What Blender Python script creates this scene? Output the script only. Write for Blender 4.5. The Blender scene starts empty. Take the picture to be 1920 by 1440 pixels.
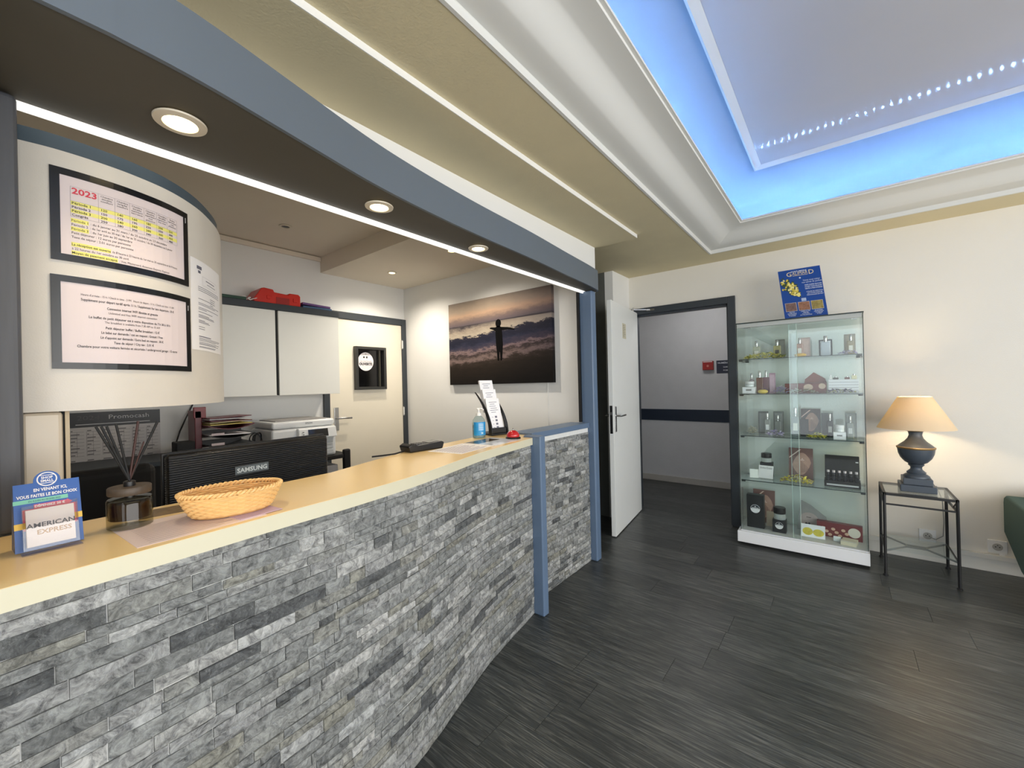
import bpy, bmesh, math, random
from mathutils import Vector, Matrix
PI = math.pi
scene = bpy.context.scene
col = scene.collection

# ------------------------------------------------------------------ camera
def make_camera():
    yaw, pitch, roll = math.radians(38.6), math.radians(0.1), math.radians(-1.34)
    f = Vector((-math.sin(yaw) * math.cos(pitch), math.cos(yaw) * math.cos(pitch), math.sin(pitch)))
    r = f.cross(Vector((0, 0, 1))).normalized()
    u = r.cross(f)
    r2 = math.cos(roll) * r + math.sin(roll) * u
    u2 = -math.sin(roll) * r + math.cos(roll) * u
    cam = bpy.data.cameras.new('camera')
    cam.sensor_width = 36.0
    cam.lens = 770.0 * 36.0 / 1920.0
    cam.clip_start = 0.02
    o = bpy.data.objects.new('camera', cam)
    col.objects.link(o)
    m = Matrix((r2, u2, -f)).transposed().to_4x4()
    m.translation = Vector((0, 0, 1.33))
    o.matrix_world = m
    scene.camera = o
make_camera()

# ------------------------------------------------------------------ view, world, daylight
scene.view_settings.view_transform = 'Standard'
scene.view_settings.look = 'None'
scene.view_settings.gamma = 1.0
scene.view_settings.use_curve_mapping = False
scene.view_settings.exposure = 0.2
scene.cycles.max_bounces = 10
scene.cycles.diffuse_bounces = 5
scene.cycles.glossy_bounces = 5
scene.cycles.transparent_max_bounces = 24
scene.cycles.sample_clamp_indirect = 6.0
scene.cycles.caustics_reflective = False
scene.cycles.caustics_refractive = False
scene.cycles.use_denoising = True

world = bpy.data.worlds.new('world')
scene.world = world
world.use_nodes = True
wn = world.node_tree.nodes
sky = wn.new('ShaderNodeTexSky')
sky.sky_type = 'HOSEK_WILKIE'
sky.sun_direction = (0.6, -0.3, 0.7)
sky.turbidity = 4.0
world.node_tree.links.new(sky.outputs[0], wn['Background'].inputs[0])
wn['Background'].inputs[1].default_value = 0.9

def area(name, loc, rot, sx, sy, power, colr):
    l = bpy.data.lights.new(name, 'AREA')
    l.shape = 'RECTANGLE'; l.size = sx; l.size_y = sy
    l.energy = power; l.color = colr
    o = bpy.data.objects.new(name, l)
    o.location = loc; o.rotation_euler = rot
    col.objects.link(o)
    return o
# daylight entering through the glazed street side (right) and the glazed entrance (behind the camera)
area('daylight_street', (3.12, 0.5, 1.30), (0, PI / 2, 0), 2.1, 5.0, 168.0, (1.0, 0.99, 0.97))
area('daylight_entrance', (0.9, -2.50, 1.25), (PI / 2, 0, 0), 3.4, 2.1, 52.0, (0.94, 0.97, 1.0))

# ------------------------------------------------------------------ helpers
def lin(c):
    return tuple((v / 255.0 / 12.92) if v / 255.0 <= 0.04045 else ((v / 255.0 + 0.055) / 1.055) ** 2.4 for v in c)

MATS = {}
def M(name, rgb, rough=0.5, metal=0.0, var=0.0, vscale=8.0, bump=0.0, bscale=60.0, coat=0.0, spec=0.5, emit=None, estr=0.0, stretch=None, trans=0.0, alpha=1.0):
    if name in MATS:
        return MATS[name]
    m = bpy.data.materials.new(name)
    m.use_nodes = True
    nt = m.node_tree
    b = nt.nodes['Principled BSDF']
    c = lin(rgb)
    b.inputs['Base Color'].default_value = (*c, 1)
    b.inputs['Roughness'].default_value = rough
    b.inputs['Metallic'].default_value = metal
    b.inputs['Specular IOR Level'].default_value = spec
    b.inputs['Coat Weight'].default_value = coat
    b.inputs['Coat Roughness'].default_value = 0.08
    b.inputs['Transmission Weight'].default_value = trans
    b.inputs['Alpha'].default_value = alpha
    if emit:
        b.inputs['Emission Color'].default_value = (*lin(emit), 1)
        b.inputs['Emission Strength'].default_value = estr
    if var > 0 or bump > 0:
        tc = nt.nodes.new('ShaderNodeTexCoord')
        src = tc.outputs['Object']
        if stretch:
            mp = nt.nodes.new('ShaderNodeMapping')
            mp.inputs['Scale'].default_value = stretch
            nt.links.new(src, mp.inputs[0]); src = mp.outputs[0]
        if var > 0:
            n = nt.nodes.new('ShaderNodeTexNoise')
            n.inputs['Scale'].default_value = vscale
            n.inputs['Detail'].default_value = 6
            nt.links.new(src, n.inputs['Vector'])
            mix = nt.nodes.new('ShaderNodeMix'); mix.data_type = 'RGBA'
            mix.inputs[6].default_value = (*[max(0, v * (1 - var)) for v in c], 1)
            mix.inputs[7].default_value = (*[min(1, v * (1 + var)) for v in c], 1)
            nt.links.new(n.outputs['Fac'], mix.inputs[0])
            nt.links.new(mix.outputs[2], b.inputs['Base Color'])
        if bump > 0:
            n2 = nt.nodes.new('ShaderNodeTexNoise')
            n2.inputs['Scale'].default_value = bscale
            n2.inputs['Detail'].default_value = 4
            nt.links.new(src, n2.inputs['Vector'])
            bp = nt.nodes.new('ShaderNodeBump')
            bp.inputs['Strength'].default_value = bump
            bp.inputs['Distance'].default_value = 0.01
            nt.links.new(n2.outputs['Fac'], bp.inputs['Height'])
            nt.links.new(bp.outputs['Normal'], b.inputs['Normal'])
    MATS[name] = m
    return m

def glass_mat(name, tint=(248, 252, 251), f0=0.035, rough=0.0, body=0.0):
    """thin pane: mostly clear, mirror reflection by Fresnel"""
    if name in MATS:
        return MATS[name]
    m = bpy.data.materials.new(name)
    m.use_nodes = True
    nt = m.node_tree; nt.nodes.clear()
    out = nt.nodes.new('ShaderNodeOutputMaterial')
    tr = nt.nodes.new('ShaderNodeBsdfTransparent'); tr.inputs[0].default_value = (*lin(tint), 1)
    gl = nt.nodes.new('ShaderNodeBsdfGlossy'); gl.inputs['Roughness'].default_value = rough
    lw = nt.nodes.new('ShaderNodeLayerWeight'); lw.inputs[0].default_value = 0.5
    pw_ = nt.nodes.new('ShaderNodeMath'); pw_.operation = 'POWER'; pw_.inputs[1].default_value = 5.0
    nt.links.new(lw.outputs['Facing'], pw_.inputs[0])
    fr = nt.nodes.new('ShaderNodeMath'); fr.operation = 'MULTIPLY_ADD'; fr.inputs[1].default_value = 0.9; fr.inputs[2].default_value = f0
    nt.links.new(pw_.outputs[0], fr.inputs[0])
    mx = nt.nodes.new('ShaderNodeMixShader')
    nt.links.new(fr.outputs[0], mx.inputs[0])
    nt.links.new(tr.outputs[0], mx.inputs[1])
    nt.links.new(gl.outputs[0], mx.inputs[2])
    last = mx
    if body > 0:
        df = nt.nodes.new('ShaderNodeBsdfDiffuse'); df.inputs[0].default_value = (*lin(tint), 1)
        m2 = nt.nodes.new('ShaderNodeMixShader'); m2.inputs[0].default_value = body
        nt.links.new(mx.outputs[0], m2.inputs[1]); nt.links.new(df.outputs[0], m2.inputs[2])
        last = m2
    nt.links.new(last.outputs[0], out.inputs[0])
    MATS[name] = m
    return m

class MB:
    """collects shapes; build() links them as ONE mesh object"""
    def __init__(self):
        self.v = []; self.f = []
    def add(self, vs, fs):
        o = len(self.v)
        self.v += [tuple(p) for p in vs]
        self.f += [tuple(i + o for i in q) for q in fs]
        return self
    def box(self, x0, x1, y0, y1, z0, z1, rz=0.0, c=None):
        vs = [(x, y, z) for z in (z0, z1) for y in (y0, y1) for x in (x0, x1)]
        if rz:
            cx, cy = c if c else ((x0 + x1) / 2, (y0 + y1) / 2)
            k, s = math.cos(rz), math.sin(rz)
            vs = [(cx + (x - cx) * k - (y - cy) * s, cy + (x - cx) * s + (y - cy) * k, z) for x, y, z in vs]
        return self.add(vs, [(0, 2, 3, 1), (4, 5, 7, 6), (0, 1, 5, 4), (2, 6, 7, 3), (0, 4, 6, 2), (1, 3, 7, 5)])
    def obox(self, o, ax, ay, az):
        """box spanned by three edge vectors from corner o"""
        o, ax, ay, az = map(Vector, (o, ax, ay, az))
        vs = [o + ax * i + ay * j + az * k for k in (0, 1) for j in (0, 1) for i in (0, 1)]
        return self.add(vs, [(0, 2, 3, 1), (4, 5, 7, 6), (0, 1, 5, 4), (2, 6, 7, 3), (0, 4, 6, 2), (1, 3, 7, 5)])
    def prism(self, poly, z0, z1):
        n = len(poly)
        vs = [(x, y, z0) for x, y in poly] + [(x, y, z1) for x, y in poly]
        fs = [tuple(range(n - 1, -1, -1)), tuple(range(n, 2 * n))]
        fs += [(i, (i + 1) % n, n + (i + 1) % n, n + i) for i in range(n)]
        return self.add(vs, fs)
    def lathe(self, prof, c=(0, 0, 0), n=24, sx=1.0, sy=1.0):
        """prof: (r, z) from bottom to top"""
        vs = []; fs = []
        for r, z in prof:
            for i in range(n):
                a = 2 * PI * i / n
                vs.append((c[0] + r * sx * math.cos(a), c[1] + r * sy * math.sin(a), c[2] + z))
        m = len(prof)
        for j in range(m - 1):
            for i in range(n):
                k = (i + 1) % n
                fs.append((j * n + i, j * n + k, (j + 1) * n + k, (j + 1) * n + i))
        fs.append(tuple(range(n - 1, -1, -1)))
        fs.append(tuple((m - 1) * n + i for i in range(n)))
        return self.add(vs, fs)
    def tube(self, pts, r, n=8, closed=False):
        pts = [Vector(p) for p in pts]
        rs = r if isinstance(r, (list, tuple)) else [r] * len(pts)
        vs = []; fs = []
        up = None
        m = len(pts)
        for i, p in enumerate(pts):
            a = pts[(i - 1) % m] if (i > 0 or closed) else p
            b = pts[(i + 1) % m] if (i < m - 1 or closed) else p
            t = (b - a)
            t = t.normalized() if t.length > 1e-9 else Vector((0, 0, 1))
            if up is None:
                up = Vector((0, 0, 1)) if abs(t.z) < 0.9 else Vector((1, 0, 0))
            x = up.cross(t)
            if x.length < 1e-6:
                x = Vector((1, 0, 0)).cross(t)
            x.normalize(); y = t.cross(x); up = y
            for k in range(n):
                an = 2 * PI * k / n
                vs.append(p + x * (rs[i] * math.cos(an)) + y * (rs[i] * math.sin(an)))
        for i in range(m - 1 + (1 if closed else 0)):
            j = (i + 1) % m
            for k in range(n):
                l = (k + 1) % n
                fs.append((i * n + k, i * n + l, j * n + l, j * n + k))
        if not closed:
            fs.append(tuple(range(n - 1, -1, -1)))
            fs.append(tuple((m - 1) * n + k for k in range(n)))
        return self.add(vs, fs)
    def build(self, name, mat, parent=None, smooth=False, bevel=0.0, loc=None, bseg=2):
        me = bpy.data.meshes.new(name)
        me.from_pydata(self.v, [], self.f)
        bm = bmesh.new(); bm.from_mesh(me)
        bmesh.ops.recalc_face_normals(bm, faces=bm.faces)
        bm.to_mesh(me); bm.free()
        me.materials.append(mat)
        if smooth:
            for p in me.polygons:
                p.use_smooth = True
            try:
                me.set_sharp_from_angle(angle=math.radians(smooth if smooth is not True else 40))
            except Exception:
                pass
        o = bpy.data.objects.new(name, me)
        col.objects.link(o)
        if parent:
            o.parent = parent
        if loc:
            o.location = loc
        if bevel:
            b = o.modifiers.new('bevel', 'BEVEL')
            b.width = bevel; b.segments = bseg; b.limit_method = 'ANGLE'
            b.angle_limit = math.radians(50)
            b.harden_normals = False
        return o

def box(name, x0, x1, y0, y1, z0, z1, mat, parent=None, bevel=0.0, rz=0.0):
    return MB().box(x0, x1, y0, y1, z0, z1, rz).build(name, mat, parent, bevel=bevel)

def tag(o, label, cat, group=None):
    o['label'] = label; o['category'] = cat
    if group: o['group'] = group
    return o
def thing(name, label, cat, loc=(0, 0, 0), rz=0.0, group=None):
    o = bpy.data.objects.new(name, None)
    o.empty_display_size = 0.05
    o.location = loc; o.rotation_euler = (0, 0, rz)
    col.objects.link(o)
    return tag(o, label, cat, group)
def struct(o, label=None):
    o['kind'] = 'structure'
    if label: o['label'] = label
    return o

def spline(pts, n=8):
    """Catmull-Rom through 2-D points"""
    out = []
    P = [Vector(p) for p in pts]
    for i in range(len(P) - 1):
        a = P[i - 1] if i > 0 else P[i] * 2 - P[i + 1]
        b, c = P[i], P[i + 1]
        d = P[i + 2] if i + 2 < len(P) else P[i + 1] * 2 - P[i]
        for k in range(n):
            t = k / n
            out.append(0.5 * ((2 * b) + (c - a) * t + (2 * a - 5 * b + 4 * c - d) * t * t + (3 * b - a - 3 * c + d) * t ** 3))
    out.append(P[-1])
    return [tuple(p) for p in out]

TXT = {}
def text_shape(s, bold=0.0):
    """flat outline of a line of text, size 1, left aligned, baseline at 0 -> (verts, faces, width)"""
    key = (s, bold)
    if key not in TXT:
        cu = bpy.data.curves.new('t', 'FONT')
        cu.body = s; cu.size = 1.0; cu.offset = bold; cu.resolution_u = 2
        cu.fill_mode = 'FRONT'
        ob = bpy.data.objects.new('t', cu)
        col.objects.link(ob)
        dg = bpy.context.evaluated_depsgraph_get()
        me = ob.evaluated_get(dg).to_mesh()
        vs = [(v.co.x, v.co.y) for v in me.vertices]
        fs = [tuple(p.vertices) for p in me.polygons]
        ob.evaluated_get(dg).to_mesh_clear()
        bpy.data.objects.remove(ob); bpy.data.curves.remove(cu)
        w = max([v[0] for v in vs] or [0])
        TXT[key] = (vs, fs, w)
    return TXT[key]

class Flat:
    """print on a surface: rectangles, polygons and text in (u, v), placed by f(u, v, lift)"""
    def __init__(self, f, lift=0.0006):
        self.mb = MB(); self.f = f; self.lift = lift
    def text(self, s, u, v, size, align='L', bold=0.0, width=None, lift=None):
        vs, fs, w = text_shape(s, bold)
        k = size
        kx = k if not width else width / max(w, 1e-6)
        u0 = u - (0 if align == 'L' else (w * kx / 2 if align == 'C' else w * kx))
        l = self.lift if lift is None else lift
        self.mb.add([self.f(u0 + a * kx, v + b * k, l) for a, b in vs], fs)
        return self
    def rect(self, u0, u1, v0, v1, n=1, lift=None):
        l = self.lift if lift is None else lift
        vs = []
        for i in range(n + 1):
            u = u0 + (u1 - u0) * i / n
            vs += [self.f(u, v0, l), self.f(u, v1, l)]
        self.mb.add(vs, [(2 * i, 2 * i + 2, 2 * i + 3, 2 * i + 1) for i in range(n)])
        return self
    def poly(self, pts, lift=None):
        l = self.lift if lift is None else lift
        self.mb.add([self.f(u, v, l) for u, v in pts], [tuple(range(len(pts)))])
        return self
    def disc(self, u, v, r, n=24, ry=None, lift=None):
        ry = ry or r
        return self.poly([(u + r * math.cos(2 * PI * i / n), v + ry * math.sin(2 * PI * i / n)) for i in range(n)], lift)
    def build(self, name, mat, parent):
        o = self.mb.build(name, mat, parent)
        return o

def plane_map(o, U, V, N):
    o, U, V, N = map(Vector, (o, U, V, N))
    return lambda u, v, l=0.0: tuple(o + U * u + V * v + N * l)

# ------------------------------------------------------------------ shared materials
WALL = M('wall_paint', (226, 222, 213), 0.75, var=0.03, vscale=3, bump=0.12, bscale=180)
WALLW = M('white_paint', (232, 232, 230), 0.6, var=0.02, vscale=4)
KHAKI = M('beige_ceiling_paint', (212, 200, 165), 0.7, var=0.06, vscale=5, bump=0.15, bscale=120)
OFFC = M('office_ceiling_paint', (230, 220, 204), 0.8, var=0.03, vscale=4)
CORN = M('cornice_plaster', (214, 214, 210), 0.6)
BLUEG = M('blue_grey_paint', (96, 116, 142), 0.4, var=0.04, vscale=6)
BLUEG2 = M('blue_grey_fascia', (96, 105, 114), 0.5, var=0.03, vscale=5)
DARKF = M('anthracite_frame', (52, 58, 64), 0.4)
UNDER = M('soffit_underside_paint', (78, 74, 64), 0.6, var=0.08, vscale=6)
BLACK = M('black_plastic', (18, 18, 20), 0.35)
BLACKM = M('black_matte', (14, 14, 15), 0.7)
WHITEP = M('white_plastic', (232, 232, 230), 0.35)
PAPER = M('paper_white', (232, 230, 230), 0.7)
INK = M('black_ink', (30, 28, 30), 0.7)
CHROME = M('brushed_steel', (190, 190, 190), 0.25, metal=1.0)
GLASS = glass_mat('clear_glass')
# ================================================================== STRUCTURE
# ---- floor with individual vinyl planks
def floor_material():
    m = bpy.data.materials.new('dark_oak_vinyl'); m.use_nodes = True
    nt = m.node_tree; b = nt.nodes['Principled BSDF']; L = nt.links
    tc = nt.nodes.new('ShaderNodeTexCoord'); oi = nt.nodes.new('ShaderNodeObjectInfo')
    add = nt.nodes.new('ShaderNodeVectorMath'); add.operation = 'ADD'
    sc = nt.nodes.new('ShaderNodeVectorMath'); sc.operation = 'SCALE'; sc.inputs[3].default_value = 37.0
    comb = nt.nodes.new('ShaderNodeCombineXYZ')
    L.new(oi.outputs['Random'], comb.inputs[0]); L.new(oi.outputs['Random'], comb.inputs[1])
    L.new(comb.outputs[0], sc.inputs[0])
    L.new(tc.outputs['Object'], add.inputs[0]); L.new(sc.outputs[0], add.inputs[1])
    mp = nt.nodes.new('ShaderNodeMapping'); mp.inputs['Scale'].default_value = (1.6, 26, 1)
    L.new(add.outputs[0], mp.inputs[0])
    n1 = nt.nodes.new('ShaderNodeTexNoise'); n1.inputs['Scale'].default_value = 2.2; n1.inputs['Detail'].default_value = 8
    n1.inputs['Roughness'].default_value = 0.65; n1.inputs['Distortion'].default_value = 1.8
    L.new(mp.outputs[0], n1.inputs['Vector'])
    mp2 = nt.nodes.new('ShaderNodeMapping'); mp2.inputs['Scale'].default_value = (3.5, 120, 1)
    L.new(add.outputs[0], mp2.inputs[0])
    n2 = nt.nodes.new('ShaderNodeTexNoise'); n2.inputs['Scale'].default_value = 2.0; n2.inputs['Detail'].default_value = 5
    L.new(mp2.outputs[0], n2.inputs['Vector'])
    mixn = nt.nodes.new('ShaderNodeMath'); mixn.operation = 'MULTIPLY_ADD'
    mixn.inputs[1].default_value = 0.45
    L.new(n2.outputs['Fac'], mixn.inputs[0]); 
    sc2 = nt.nodes.new('ShaderNodeMath'); sc2.operation = 'MULTIPLY'; sc2.inputs[1].default_value = 0.62
    L.new(n1.outputs['Fac'], sc2.inputs[0]); L.new(sc2.outputs[0], mixn.inputs[2])
    cr = nt.nodes.new('ShaderNodeValToRGB')
    cr.color_ramp.elements[0].position = 0.36; cr.color_ramp.elements[0].color = (*lin((34, 36, 37)), 1)
    cr.color_ramp.elements[1].position = 0.70; cr.color_ramp.elements[1].color = (*lin((108, 108, 104)), 1)
    e = cr.color_ramp.elements.new(0.53); e.color = (*lin((58, 61, 60)), 1)
    L.new(mixn.outputs[0], cr.inputs[0])
    hv = nt.nodes.new('ShaderNodeHueSaturation')
    mr = nt.nodes.new('ShaderNodeMapRange'); mr.inputs[3].default_value = 0.78; mr.inputs[4].default_value = 1.22
    L.new(oi.outputs['Random'], mr.inputs[0]); L.new(mr.outputs[0], hv.inputs['Value'])
    L.new(cr.outputs[0], hv.inputs['Color']); L.new(hv.outputs[0], b.inputs['Base Color'])
    b.inputs['Roughness'].default_value = 0.34
    b.inputs['Specular IOR Level'].default_value = 0.5
    bp = nt.nodes.new('ShaderNodeBump'); bp.inputs['Strength'].default_value = 0.25; bp.inputs['Distance'].default_value = 0.004
    L.new(n2.outputs['Fac'], bp.inputs['Height']); L.new(bp.outputs[0], b.inputs['Normal'])
    return m
FLOORM = floor_material()
fl = MB().box(-4.0, 3.3, -2.75, 5.7, -0.12, -0.006).build('floor', M('subfloor', (40, 40, 40), 0.8))
struct(fl, 'dark wood-look vinyl plank floor')
random.seed(4)
PW, PL = 0.185, 1.22
pm = MB().box(0, PL - 0.0015, 0, PW - 0.0015, -0.006, 0.0)
first = None
yy = -0.95
row = 0
while yy < 5.5:
    xx = (-1.95 if yy < 2.7 else -2.4) - random.random() * PL if yy < 4.1 else -2.9 - random.random() * 0.8
    xend = 2.0 if yy < 4.1 else -0.3
    while xx < xend:
        if first is None:
            first = pm.build('plank', FLOORM, fl, bevel=0.0)
            o = first
        else:
            o = first.copy(); col.objects.link(o); o.parent = fl
        o.location = (xx, yy, 0)
        xx += PL
    yy += PW

# ---- ceiling with opening for the light tray
CE = 2.42
TX0, TX1, TY0, TY1 = -0.862, 2.30, -1.10, 3.87
c = MB()
c.box(-1.49, TX0, -2.7, 4.2, CE, CE + 0.08)
c.box(-2.75, -1.49, 2.95, 4.2, CE, CE + 0.08)
c.box(TX1, 3.3, -2.7, 4.2, CE, CE + 0.08)
c.box(TX0, TX1, -2.7, TY0, CE, CE + 0.08)
c.box(TX0, TX1, TY1, 4.2, CE, CE + 0.08)
ceil = struct(c.build('ceiling', KHAKI), 'beige painted ceiling around the light tray')
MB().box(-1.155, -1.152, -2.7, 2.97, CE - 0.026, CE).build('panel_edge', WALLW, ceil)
dp = MB().box(-1.52, -1.155, -2.7, 2.97, CE - 0.026, CE).build('dropped_panel', KHAKI, ceil, bevel=0.002)

# ---- cornice around the tray (profile swept round the rectangle with mitred corners)
def ring(name, prof, mat, parent=None, smooth=True, close=True):
    """prof: (d inward from the tray edge, z)"""
    mb = MB()
    cor = lambda d: [(TX0 + d, TY1 - d), (TX1 - d, TY1 - d), (TX1 - d, TY0 + d), (TX0 + d, TY0 + d)]
    n = len(prof)
    vs = []
    for d, z in prof:
        vs += [(x, y, z) for x, y in cor(d)]
    fs = []
    for j in range(n if close else n - 1):
        k = (j + 1) % n
        for i in range(4):
            l = (i + 1) % 4
            fs.append((j * 4 + i, j * 4 + l, k * 4 + l, k * 4 + i))
    # one strip per side keeps the mitres sharp
    mb.add(vs, fs)
    return mb.build(name, mat, parent, smooth=30 if smooth else False)
prof = [(0.0, CE), (0.0, CE + 0.003)]
prof = [(-0.001, CE - 0.002), (0.012, CE - 0.002), (0.012, CE + 0.026)]
for i in range(21):
    t = i / 20
    prof.append((0.014 + 0.272 * t, CE + 0.028 + 0.085 * ((1 / (1 + math.exp(-9 * (t - 0.5))) - 0.011) / 0.978)))
prof += [(0.288, CE + 0.122), (0.302, CE + 0.122), (0.302, CE + 0.132), (0.27, CE + 0.132), (0.22, CE + 0.118), (-0.001, CE + 0.108)]
cornice = struct(ring('trim_1', prof, CORN), 'moulded plaster cornice framing the ceiling light tray')
ZP = 2.86
CV = [(0.405 - 0.585 * math.sin(PI / 2 * i / 12), ZP - 0.24 * (1 - math.cos(PI / 2 * i / 12))) for i in range(12, -1, -1)]
recess = ring('recess', [(-0.001, CE + 0.085), (-0.18, CE + 0.085)] + CV + [(0.405, ZP + 0.02), (-0.20, ZP + 0.02), (-0.20, CE + 0.075)],
              M('tray_paint', (150, 158, 166), 0.6), cornice, smooth=True)
mould = ring('moulding', [(0.405, ZP), (0.405, ZP - 0.016), (0.415, ZP - 0.018), (0.452, ZP - 0.001)], M('moulding_paint', (206, 206, 200), 0.5), cornice, smooth=False)
pn = MB().box(TX0 + 0.40, TX1 - 0.40, TY0 + 0.40, TY1 - 0.40, ZP, ZP + 0.02).build('panel', M('satin_stretch_ceiling', (186, 182, 180), 0.07, var=0.03, vscale=3, spec=0.06), cornice)

# ---- walls
YB = 4.156
DX0, DX1, DZ = -1.665, -0.745, 2.05          # doorway to the corridor
w = MB()
w.box(DX1, 3.3, YB, YB + 0.12, 0, CE)
w.box(-1.72, DX1, YB, YB + 0.12, DZ, CE)
struct(w.build('wall_back', WALL), 'white back wall behind the display cabinet')
struct(MB().box(-1.80, -1.715, 3.76, YB + 0.12, 0, CE).build('wall_pier', WALLW), 'white wall pier between passage and corridor door')
# passage to the office behind the open door
pw = MB()
pw.box(-2.75, -1.80, 3.76, 3.86, 0, CE)
pw.box(-2.75, -2.65, 2.95, 3.76, 0, CE)
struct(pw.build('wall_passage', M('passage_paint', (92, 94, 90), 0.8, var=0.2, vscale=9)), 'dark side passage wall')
# partition carrying the canvas picture
struct(MB().box(-3.80, -1.50, 2.85, 2.95, 0, CE + 0.01).build('wall_picture', WALLW), 'white office side wall with the sunset canvas')
ow = MB().box(-3.95, -3.80, -0.25, 2.95, 0, 2.70)
struct(ow.build('wall_office', WALLW), 'white rear office wall with the dark framed door')
struct(MB().box(-3.80, -1.62, -0.25, -0.06, 0, 2.70).build('wall_office_side', WALLW), 'office side wall')
# office ceilings, the near half higher than the far half
oc = MB()
oc.box(-3.80, -1.53, -0.10, 1.91, 2.57, 2.66)
oc.box(-3.80, -1.53, 1.91, 2.85, 2.424, 2.66)
oco = struct(oc.build('ceiling_office', OFFC), 'stepped beige office ceiling')
MB().box(-3.80, -3.775, 0.2, 1.905, 2.525, 2.562).build('coving', OFFC, oco)
# wall above the soffit and header behind it
struct(MB().box(-1.56, -1.49, -0.10, 2.95, 2.04, CE + 0.30).build('wall_above_counter', WALLW), 'white wall strip above the curved soffit')
# wall continuing the counter line behind the camera
struct(MB().box(-1.62, -1.10, -2.7, -0.012, 0, CE).build('wall_left', WALLW), 'white wall left of the counter')
# street side wall with glazing, entrance wall with glazing
def glazed_wall(name, label, n, frame, panes):
    pass
wr = MB()
wr.box(3.20, 3.30, -2.7, -2.1, 0, CE); wr.box(3.20, 3.30, 3.1, YB + 0.12, 0, CE)
wr.box(3.20, 3.30, -2.1, 3.1, 0, 0.15); wr.box(3.20, 3.30, -2.1, 3.1, 2.35, CE)
struct(wr.build('wall_right', WALL), 'street side wall with glazing')
we = MB()
we.box(-1.10, -0.85, -2.72, -2.60, 0, CE); we.box(2.65, 3.20, -2.72, -2.60, 0, CE); we.box(-0.85, 2.65, -2.72, -2.60, 2.30, CE)
struct(we.build('wall_front', WALL), 'entrance wall with glazing')
w1 = struct(MB().box(3.235, 3.242, -2.1, 3.1, 0.15, 2.35).build('window_1', GLASS), 'street window')
fr = MB()
for y in (-2.1, -0.8, 0.5, 1.8, 3.05):
    fr.box(3.21, 3.27, y, y + 0.05, 0.15, 2.35)
fr.box(3.21, 3.27, -2.1, 3.1, 0.15, 0.20); fr.box(3.21, 3.27, -2.1, 3.1, 2.30, 2.35)
fr.build('window_frame', WHITEP, w1)
w2 = struct(MB().box(-0.85, 2.65, -2.645, -2.638, 0, 2.30).build('window_2', GLASS), 'glazed entrance')
fr = MB()
for x in (-0.85, 0.3, 1.45, 2.6):
    fr.box(x, x + 0.05, -2.67, -2.61, 0, 2.30)
fr.box(-0.85, 2.65, -2.67, -2.61, 2.25, 2.30); fr.box(-0.85, 2.65, -2.67, -2.61, 0, 0.05)
fr.build('window_frame', WHITEP, w2)

# ---- corridor beyond the doorway
YH = 5.535
HALLM = M('corridor_paint', (196, 196, 198), 0.75, var=0.05, vscale=8, bump=0.3, bscale=150)
hw = MB()
hw.box(-3.2, 0.3, YH, YH + 0.1, 0, 2.40)
struct(hw.build('wall_corridor', HALLM), 'grey corridor wall with navy band')
struct(MB().box(-3.3, -3.2, 4.27, YH, 0, 2.4).build('wall_corridor_end', HALLM))
struct(MB().box(0.2, 0.3, 4.28, YH, 0, 2.4).build('wall_corridor_side', HALLM))
struct(MB().box(-3.2, -1.82, 4.17, 4.27, 0, 2.4).build('wall_corridor_near', HALLM))
struct(MB().box(-3.3, 0.3, 4.28, YH + 0.1, 2.40, 2.48).build('ceiling_corridor', OFFC))
struct(MB().box(-3.2, 0.2, YH - 0.006, YH, 0.808, 0.958).build('trim_2', M('navy_band_paint', (20, 34, 52), 0.6)), 'dark navy band along the corridor wall')
struct(MB().box(-3.2, 0.2, YH - 0.016, YH, 0, 0.078).build('baseboard_corridor', M('grey_skirting', (176, 172, 166), 0.5, var=0.06), bevel=0.003), 'pale grey corridor skirting')
bb = MB(); bb.box(DX1 + 0.03, 3.2, YB - 0.016, YB, 0, 0.085)
bb.box(DX1 + 0.03, 3.2, YB - 0.024, YB, 0.085, 0.118)
struct(bb.build('baseboard_back', M('white_skirting', (222, 220, 212), 0.45), bevel=0.003), 'white skirting with cable duct along the back wall')

# ---- door frame to the corridor (door_2) and its open leaf
fr = MB()
fr.box(-0.785, -0.722, YB - 0.018, YB + 0.13, 0, 2.085)
fr.box(-1.725, -1.662, YB - 0.018, YB + 0.13, 0, 2.085)
fr.box(-1.662, -0.785, YB - 0.018, YB + 0.13, 2.022, 2.085)
d2f = struct(fr.build('trim_3', DARKF, bevel=0.003), 'anthracite frame of the corridor doorway')
st = MB()
st.box(-0.800, -0.785, YB + 0.02, YB + 0.09, 0, 2.022)
st.box(-1.662, -0.785, YB + 0.02, YB + 0.09, 2.006, 2.022)
st.build('door_stop', DARKF, d2f)
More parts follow.
